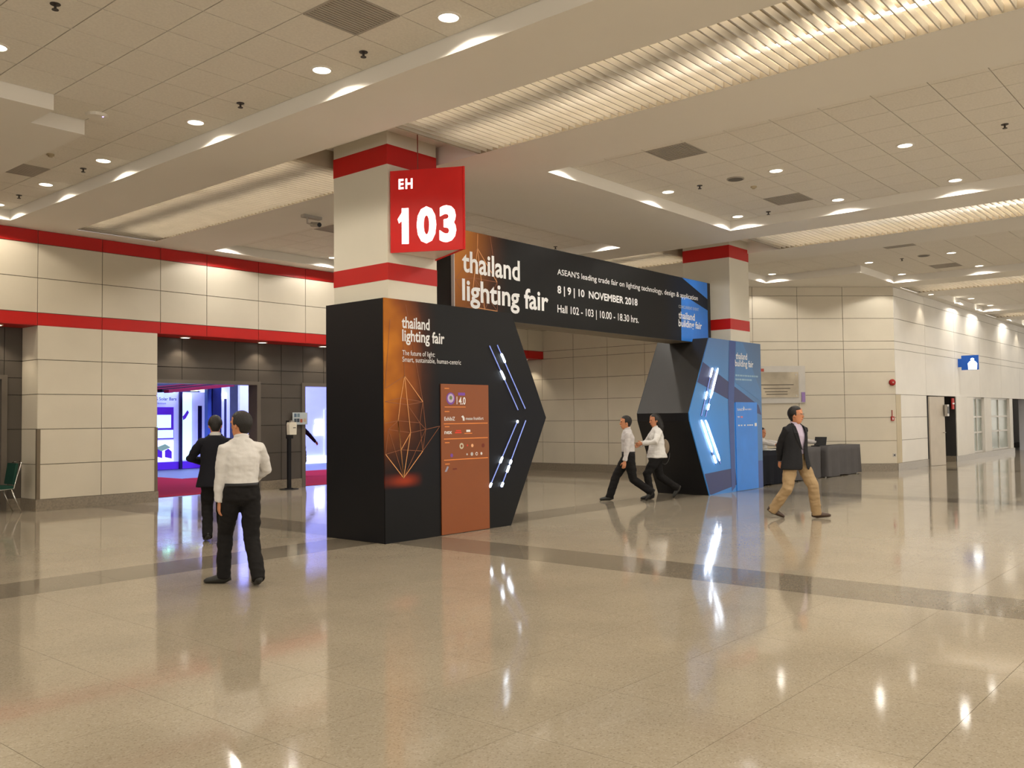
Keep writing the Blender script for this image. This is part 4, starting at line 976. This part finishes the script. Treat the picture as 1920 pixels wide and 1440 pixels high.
def person(label, loc, heading, H=1.72, ank=(), heel=(0, 0), toe=(0, 0), wr=(), epole=((-1, -.5, -.3), (1, -.5, -.3)), hy=0, hp=0, lean=0, hip=.90, handd=None, curl=.5,
           top=None, legs=None, shoes=None, skin=m_skin, hair=True, female=False, longsleeve=True, jacket=None, shirt=None, glasses=False, tuck=True, sitting=False, sleeve_t=1.0, girth=1.0, bald=0):
    t = thing('person', (loc[0], loc[1], 0), label, 'person'); t.rotation_euler = (0, 0, heading-math.pi/2); t['_o'] = (0, 0, 0)
    k = H/1.72; V = Vector
    up = lambda z, y=0: V((0, y+lean*(z-hip), z*k))
    hipz = hip*k
    pel = V((0, 0, hipz+.04)); waist = V((0, lean*.12, hipz+.17*k)); chest = V((0, lean*.32, hipz+.38*k)); shz = hipz+.52*k
    neck = V((0, lean*.55+.0, hipz+.58*k)); hc = V((0, lean*.66+.025, hipz+.697*k))
    R = Matrix.Rotation(hy, 3, 'Z') @ Matrix.Rotation(hp, 3, 'X')
    sw = (.150 if female else .168)*k
    sh = [V((-sw, lean*.5, shz-.045)), V((sw, lean*.5, shz-.045))]
    hj = [V((-.088*k, 0, hipz)), V((.088*k, 0, hipz))]
    a_ = [V(q) for q in ank]; kn = []
    for i in (0, 1):
        q, e = ik(hj[i], a_[i], .43*k, .42*k, (0, 1, .15)); kn.append(q); a_[i] = e
    w_ = [V(q) for q in wr]; el = []
    for i in (0, 1):
        q, e = ik(sh[i], w_[i], .285*k, .255*k, epole[i]); el.append(q); w_[i] = e
    # body: one surface with head, trunk, limbs and hands
    hk = k*1.06; b = MB(); head_parts(b, hc, R, hk)
    b.tube([neck-V((0, .0, .10)), neck, hc+R@V((0, -.012, -.06))], [(.065, .06), (.055, .056), (.054, .058)], n=12)
    b.tube([pel-V((0, 0, .06)), pel, waist, chest, V((0, lean*.5, shz-.05)), neck-V((0, 0, .04))], [(.10, .08), (.135*k, .09), (.12*k, .08), (.135*k, .095), (.10*k, .065), (.045, .045)], n=14)
    for i in (0, 1):
        b.tube([hj[i]+V((0, 0, .02)), kn[i], a_[i]], [.075, .05, .036], n=10); b.tube([sh[i]*.8+chest*.2, sh[i]-V((0, 0, .012)), el[i], w_[i]], [.04, .038, .034, .025], n=10)
        s = (-1, 1)[i]; d = (w_[i]-el[i]).normalized()
        if handd and handd[i]: dv, pn, sd = handd[i]
        else: dv, pn, sd = d, (-s, 0, 0), (0, 1, 0)
        hand(b, w_[i]+d*.005, dv, pn, sd, curl)
    bm_ = remesh(b, .0066, 2, 'body'); bm_.materials.append(skin); link('body', bm_, t)
    f = lambda x, y, z: hc+R@V((x*hk, y*hk, z*hk))
    if not sitting or hair:
        h = MB()
        def hf(p):
            q = p.copy()
            if q.y > .045 and q.z < .046 - bald: q = q*.72
            if abs(q.x) > .05 and q.z < -.030 and q.y > -.03: q = V((q.x*.80, q.y, q.z))
            if q.y < -.02 and q.z < -.02: q = V((q.x*.92, q.y*.95, q.z*1.18))
            return q
        h.ell((0, 0, 0), .091, .112, .113, 26, 18, hf)
        h.v = [tuple(hc+R@((V(p)+V((0, -.010, .024)))*hk)) for p in h.v]
        if female:
            h.tube([f(0, -.035, .06), f(0, -.06, -.04), f(0, -.085, -.15), f(.01, -.085, -.25)], [(.085, .075), (.098, .090), (.105, .078), (.075, .04)], n=14, ref=R@V((0, 1, 0)))
        hm = remesh(h, .007, 2, 'hair'); hm.materials.append(m_hair); link('hair', hm, t)
    for s in (-1, 1): MB().ell(f(.030*s, .0855, .012), .011, .007, .006, 10, 6).build('eye', m_eye, t, True)
    MB().tube([f(-.021, .091, -.0655), f(0, .0985, -.0645), f(.021, .091, -.0655)], [.003, .0045, .003], n=6).build('mouth', m_lip, t, True)
    if glasses:
        g = MB()
        for s in (-1, 1):
            g.tube([f(.033*s+.021*math.cos(a), .106, .012+.016*math.sin(a)) for a in [i*math.pi/6 for i in range(13)]], .0022, n=6); g.tube([f(.054*s, .104, .016), f(.078*s, .05, .014), f(.080*s, -.01, .008)], .002, n=6)
        g.tube([f(-.012, .108, .014), f(.012, .108, .014)], .002, n=6); g.build('glasses', m_steel, t)
    # trousers
    b = MB(); gr = 1.0*girth; lw = 1.14 if legs.name.startswith('trousers_tan') else 1.06
    b.tube([V((0, 0, hipz+.13*k)), V((0, 0, hipz+.05)), V((0, -.005, hipz-.04)), V((0, 0, hipz-.10))], [(.150*gr, .110*gr), (.172*gr, .128*gr), (.170*gr, .125*gr), (.09, .08)], n=18)
    for i in (0, 1):
        d = (a_[i]-kn[i]).normalized(); e = a_[i]+d*.035
        b.tube([hj[i]+V((0, 0, .03)), hj[i].lerp(kn[i], .5), kn[i], kn[i].lerp(a_[i], .5), e], [(.090*gr, .108*gr), (.088*lw, .094*lw), (.074*lw, .078*lw), (.068*lw, .074*lw), (.062*lw, .072*lw)], n=14)
    tm = remesh(b, .011, 3, 'trousers', .010); tm.materials.append(legs); link('trousers', tm, t)
    # shoes
    for i in (0, 1):
        mb = MB(); rr = [(-.082, .022, .025), (-.070, .036, .050), (-.03, .040, .058), (.03, .038, .046), (.09, .045, .036), (.15, .040, .028), (.178, .018, .018)]
        mb.tube([(0, y, h) for y, w, h in rr], [(w, h) for y, w, h in rr], n=14, ref=(0, 0, 1))
        vs = [V(p)*k for p in mb.v]; mb.v = []
        Rf = Matrix.Rotation(toe[i], 3, 'Z'); pv = V((0, .10*k, 0)); Rp = Matrix.Rotation(-heel[i], 3, 'X')
        base = V((a_[i].x, a_[i].y, 0)); drop = a_[i].z-.085*k
        for p in vs:
            q = Rp@(p-pv)+pv if heel[i] > 0 else Rp@(p+V((0, .07*k, 0)))-V((0, .07*k, 0))
            mb.v.append(q)
        an = Rp@(V((0, -.025, .085*k))-pv)+pv if heel[i] > 0 else Rp@(V((0, .045, .085*k)))-V((0, .07*k, 0))
        mb.v = [tuple(Rf@(p-an)+a_[i]) for p in mb.v]
        mz = min(p[2] for p in mb.v)
        dz = -mz if mz < .03 else 0.0
        mb.v = [(p[0], p[1], max(p[2]+dz, .001)) for p in mb.v]
        mb.build('shoe', shoes, t, True)
    # shirt or blouse
    shm = shirt if jacket else top
    b = MB(); st = V((0, lean*.5, shz)); zlow = hipz+(.10*k if tuck else -.045)
    cw = (.158 if female else .176)*k*girth
    b.tube([V((0, 0, zlow)), waist, chest, st+V((0, 0, -.02)), st+V((0, 0, .022)), neck+V((0, 0, -.015)), neck+V((0, .004, .016))], [((.158 if tuck else .198)*girth*k, (.122 if tuck else .190)*girth), ((.158 if tuck else .172)*girth*k, (.120 if tuck else .142)*girth), (cw, .132*girth), (.150*k, .095), (.112*k, .082), (.070, .068), (.063, .064)], n=20)
    for i in (0, 1):
        s_ = (-1, 1)[i]
        en = w_[i] if longsleeve else el[i].lerp(w_[i], .15)
        pts = [st*.55+sh[i]*.45+V((0, 0, -.03)), sh[i]+V((0, 0, -.012)), sh[i].lerp(el[i], .5), el[i], el[i].lerp(en, .6), en]
        b.tube(pts, [.064*sleeve_t, .062*sleeve_t, .060*sleeve_t, .054*sleeve_t, .048*sleeve_t, .042*sleeve_t], n=14)
    if jacket is None or True:
        sm_ = remesh(b, .010, 3, 'shirt', .002 if jacket else .009); sm_.materials.append(shm); link('shirt', sm_, t)
        mb = MB(); c0 = neck+V((0, .004, -.008))
        pts = [c0+V((.067*math.cos(a), .064*math.sin(a), .004-.016*math.sin(a))) for a in [math.pi*.5+.30+i*(2*math.pi-.6)/14 for i in range(15)]]
        mb.tube(pts, [(.007, .020)]*15, n=8, ref=(0, 0, 1)); mb.build('collar', shm, t, True)
    if jacket:
        # open jacket: a wrapped shell with a gap in front, plus sleeves
        mb = MB(); n = 30; zs = [hipz-.14*k, hipz+.0, hipz+.17*k, hipz+.30*k, hipz+.42*k, shz-.005, neck.z-.012]
        R_ = [(.245*girth, .190*girth), (.212*girth, .168*girth), (.178*girth*k, .145*girth), (.188*girth*k, .152*girth), (.190*girth*k, .148*girth), (.166*k, .116), (.076, .076)]
        gap = [.16, .10, .07, .30, .42, .62, .90]
        for z, (ra, rb), gp in zip(zs, R_, gap):
            y0 = lean*(z-hipz)
            for j in range(n+1):
                a = math.pi/2+gp+(2*math.pi-2*gp)*j/n; mb.v.append((ra*math.cos(a), y0+rb*math.sin(a), z))
        for i in range(len(zs)-1):
            for j in range(n): mb.f.append((i*(n+1)+j, i*(n+1)+j+1, (i+1)*(n+1)+j+1, (i+1)*(n+1)+j))
        jo = mb.build('jacket', jacket, t, True); md = jo.modifiers.new('th', 'SOLIDIFY'); md.thickness = .012; md.offset = 0
        md = jo.modifiers.new('sub', 'SUBSURF'); md.levels = md.render_levels = 1
        for i in (0, 1):
            sl = MB(); pts = [st*.5+sh[i]*.5+V((0, 0, -.035)), sh[i]+V((0, 0, -.010)), sh[i].lerp(el[i], .5), el[i], el[i].lerp(w_[i], .6), w_[i]-(w_[i]-el[i]).normalized()*.012]
            sl.tube(pts, [.076, .075, .072, .067, .060, .054], n=16); sx = remesh(sl, .011, 3, 'sleeve', .008); sx.materials.append(jacket); link('sleeve', sx, jo)
        lp = MB()
        for s in (-1, 1):
            q = []
            for zz, xx, wd in ((hipz+.17*k, .012, .012), (hipz+.30*k, .055, .045), (hipz+.42*k, .080, .055), (shz+.0, .085, .040), (neck.z-.004, .068, .018)):
                q.append((xx*s, (xx+wd)*s, zz))
            for (a0, a1, z0_), (b0, b1, z1_) in zip(q, q[1:]):
                def yy(x, z):
                    i = max(j for j in range(len(zs)) if zs[j] <= z+1e-6); i = min(i, len(zs)-2); f_ = (z-zs[i])/(zs[i+1]-zs[i])
                    ra = R_[i][0]*(1-f_)+R_[i+1][0]*f_; rb = R_[i][1]*(1-f_)+R_[i+1][1]*f_
                    return lean*(z-hipz)+rb*math.sqrt(max(0, 1-(x/ra)**2))+.010
                lp.add([(a0, yy(a0, z0_), z0_), (a1, yy(a1, z0_), z0_), (b1, yy(b1, z1_), z1_), (b0, yy(b0, z1_), z1_)], [(0, 1, 2, 3)])
        lo_ = lp.build('lapels', jacket, jo, False); md = lo_.modifiers.new('th', 'SOLIDIFY'); md.thickness = .006
    elif legs and tuck:
        mb = MB(); mb.tube([V((0, 0, hipz+.085*k)), V((0, 0, hipz+.122*k))], [(.166*girth*k, .130*girth), (.164*girth*k, .128*girth)], n=24); mb.build('belt', m_black, t, True)
    return t
m_shirtw = M('shirt_white', (.62, .60, .58, 1), .8, .15, bump=(14, .35)); m_shirtg = M('shirt_pale_grey', (.52, .49, .48, 1), .8, .15, bump=(14, .35))
m_blouse = M('blouse_white', (.66, .64, .61, 1), .8, .15, bump=(12, .4)); m_trk = M('trousers_black', (.010, .009, .009, 1), .85, .2, bump=(16, .3))
m_suit = M('suit_black', (.008, .008, .012, 1), .8, .2, bump=(16, .2)); m_blaz = M('blazer_charcoal', (.016, .016, .018, 1), .8, .2, bump=(14, .25))
m_lilac = M('shirt_lilac', (.52, .44, .55, 1), .7, .2, bump=(14, .2)); m_tanp = M('trousers_tan', (.36, .25, .135, 1), .8, .2, bump=(12, .4))
m_shoek = M('shoe_black', (.02, .02, .018, 1), .45, .4); m_shoeb = M('shoe_brown', (.055, .03, .018, 1), .35, .5); m_sole = M('shoe_tan', (.22, .16, .10, 1), .6)
RGT = YAW-math.pi/2
# the two men before the left doorway
person('man in white shirt and black trousers walking away, nearest at left', (5.05, 7.83), math.radians(72), 1.70,
       ank=((-.13, .17, .085), (.10, -.22, .095)), heel=(0, .12), toe=(.9, -.1), wr=((-.20, .06, .80), (.14, .28, .98)), epole=((-1, -.6, 0), (1, -.5, -.2)), hy=.55, hip=.885,
       top=m_shirtw, legs=m_trk, shoes=m_shoek, girth=1.05, sleeve_t=1.12, curl=.45)
person('man in black suit walking away just ahead of the white shirt', (6.66, 10.95), math.radians(62), 1.69,
       ank=((-.10, -.05, .09), (.11, .25, .085)), heel=(.15, 0), toe=(.1, -.1), wr=((-.12, .26, 1.05), (.14, .28, 1.02)), epole=((-1, -.3, -.3), (1, -.3, -.3)), hp=-.28, hip=.875,
       jacket=m_suit, shirt=m_shirtw, top=m_suit, legs=m_trk, shoes=m_shoek, girth=1.02, bald=-.01)
# the pair under the archway
person('man in pale grey shirt striding left under the archway', (14.62, 9.58), math.radians(132), 1.66,
       ank=((-.08, -.40, .17), (.08, .36, .085)), heel=(.75, 0), toe=(0, 0), wr=((-.20, .10, .76), (.22, .02, .80)), epole=((-1, -.8, 0), (1, -.8, 0)), hip=.845, lean=.03,
       top=m_shirtg, legs=m_trk, shoes=m_shoek, longsleeve=True)
person('woman with long dark hair in white blouse walking left past the black tower', (15.24, 9.33), math.radians(140), 1.68,
       ank=((-.06, .16, .085), (.08, -.42, .20)), heel=(0, .9), toe=(0, 0), wr=((-.18, .34, 1.08), (.18, .30, 1.04)), epole=((-1, -.4, -.5), (1, -.5, -.5)), hip=.86,
       top=m_blouse, legs=m_trk, shoes=m_shoek, female=True, tuck=False, sleeve_t=1.15, girth=1.05, hp=-.1)
# the man in the blazer
person('man in dark blazer, lilac shirt and tan trousers walking right', (13.55, 5.80), RGT-1.12, 1.74,
       ank=((-.25, .15, .085), (.28, -.22, .13)), heel=(-.12, .35), toe=(.85, .95), wr=((-.08, -.20, .90), (.12, -.22, .88)), epole=((-1, -.9, 0), (1, -.9, 0)), hy=.62, hip=.88,
       jacket=m_blaz, shirt=m_lilac, top=m_blaz, legs=m_tanp, shoes=m_shoeb, glasses=True, girth=1.05)
# staff seated behind the tables
def seated(label, loc, heading, top, wr, **kw):
    return person(label, loc, heading, 1.66, ank=((-.12, .24, .09), (.12, .24, .09)), wr=wr, hip=.50, top=top, legs=m_trk, shoes=m_shoek, sitting=True, tuck=False, **kw)
seated('seated staff member in pale top partly hidden by the blue tower', (21.5, 10.1), math.radians(-95), m_shirtw, ((-.20, .55, .86), (.20, .53, .86)))
seated('seated staff member behind the man in blazer using the laptop', (23.2, 9.86), math.radians(-75), m_shirtg, ((-.10, .55, .86), (.28, .56, .86)), female=True)
for x, sy, d in ((21.5, 10.1, 'by the blue tower'), (23.2, 9.86, 'at the laptop')):
    t = thing('stool', (x, sy, 0), 'black stool under the seated staff member ' + d, 'stool')
    MB().cyl((x, sy), .17, .28, .32, n=20).build('seat', m_black, t); MB().cyl((x, sy), .03, .02, .28, n=10).build('post', m_steel, t); MB().cyl((x, sy), .2, 0, .02, n=20).build('base', m_steel, t)
person('person in dark clothes half hidden inside the right doorway', (15.70, 21.4), math.radians(10), 1.70, ank=((-.1, .12, .085), (.1, -.15, .09)), wr=((-.24, .05, .82), (.24, .38, .98)),
       top=M('top_navy', (.012, .013, .03, 1), .8), legs=m_trk, shoes=m_shoek, hip=.885)
# shoulder bag of the woman
t = thing('shoulder_bag', (15.39, 9.24, .8), 'tan shoulder bag with hanging strap carried by the woman', 'bag')
bg = MB().ell((15.41, 9.26, 1.0), .07, .11, .16, 14, 10); bgm = remesh(bg, .012, 1, 'pouch'); bgm.materials.append(M('bag_tan', (.20, .15, .10, 1), .6)); o = link('pouch', bgm, t); o.location = (-15.39, -9.24, -.8)
MB().tube([(15.41+.10*math.cos(a)*.7, 9.26-.10*math.cos(a)*.75, .88+.22*math.sin(a)) for a in [math.pi+i*math.pi/8 for i in range(9)]], .008, n=6).build('strap', M('strap_black', (.03, .03, .03, 1), .5), t)

for o in bpy.data.objects:
    if '_o' in o: del o['_o']
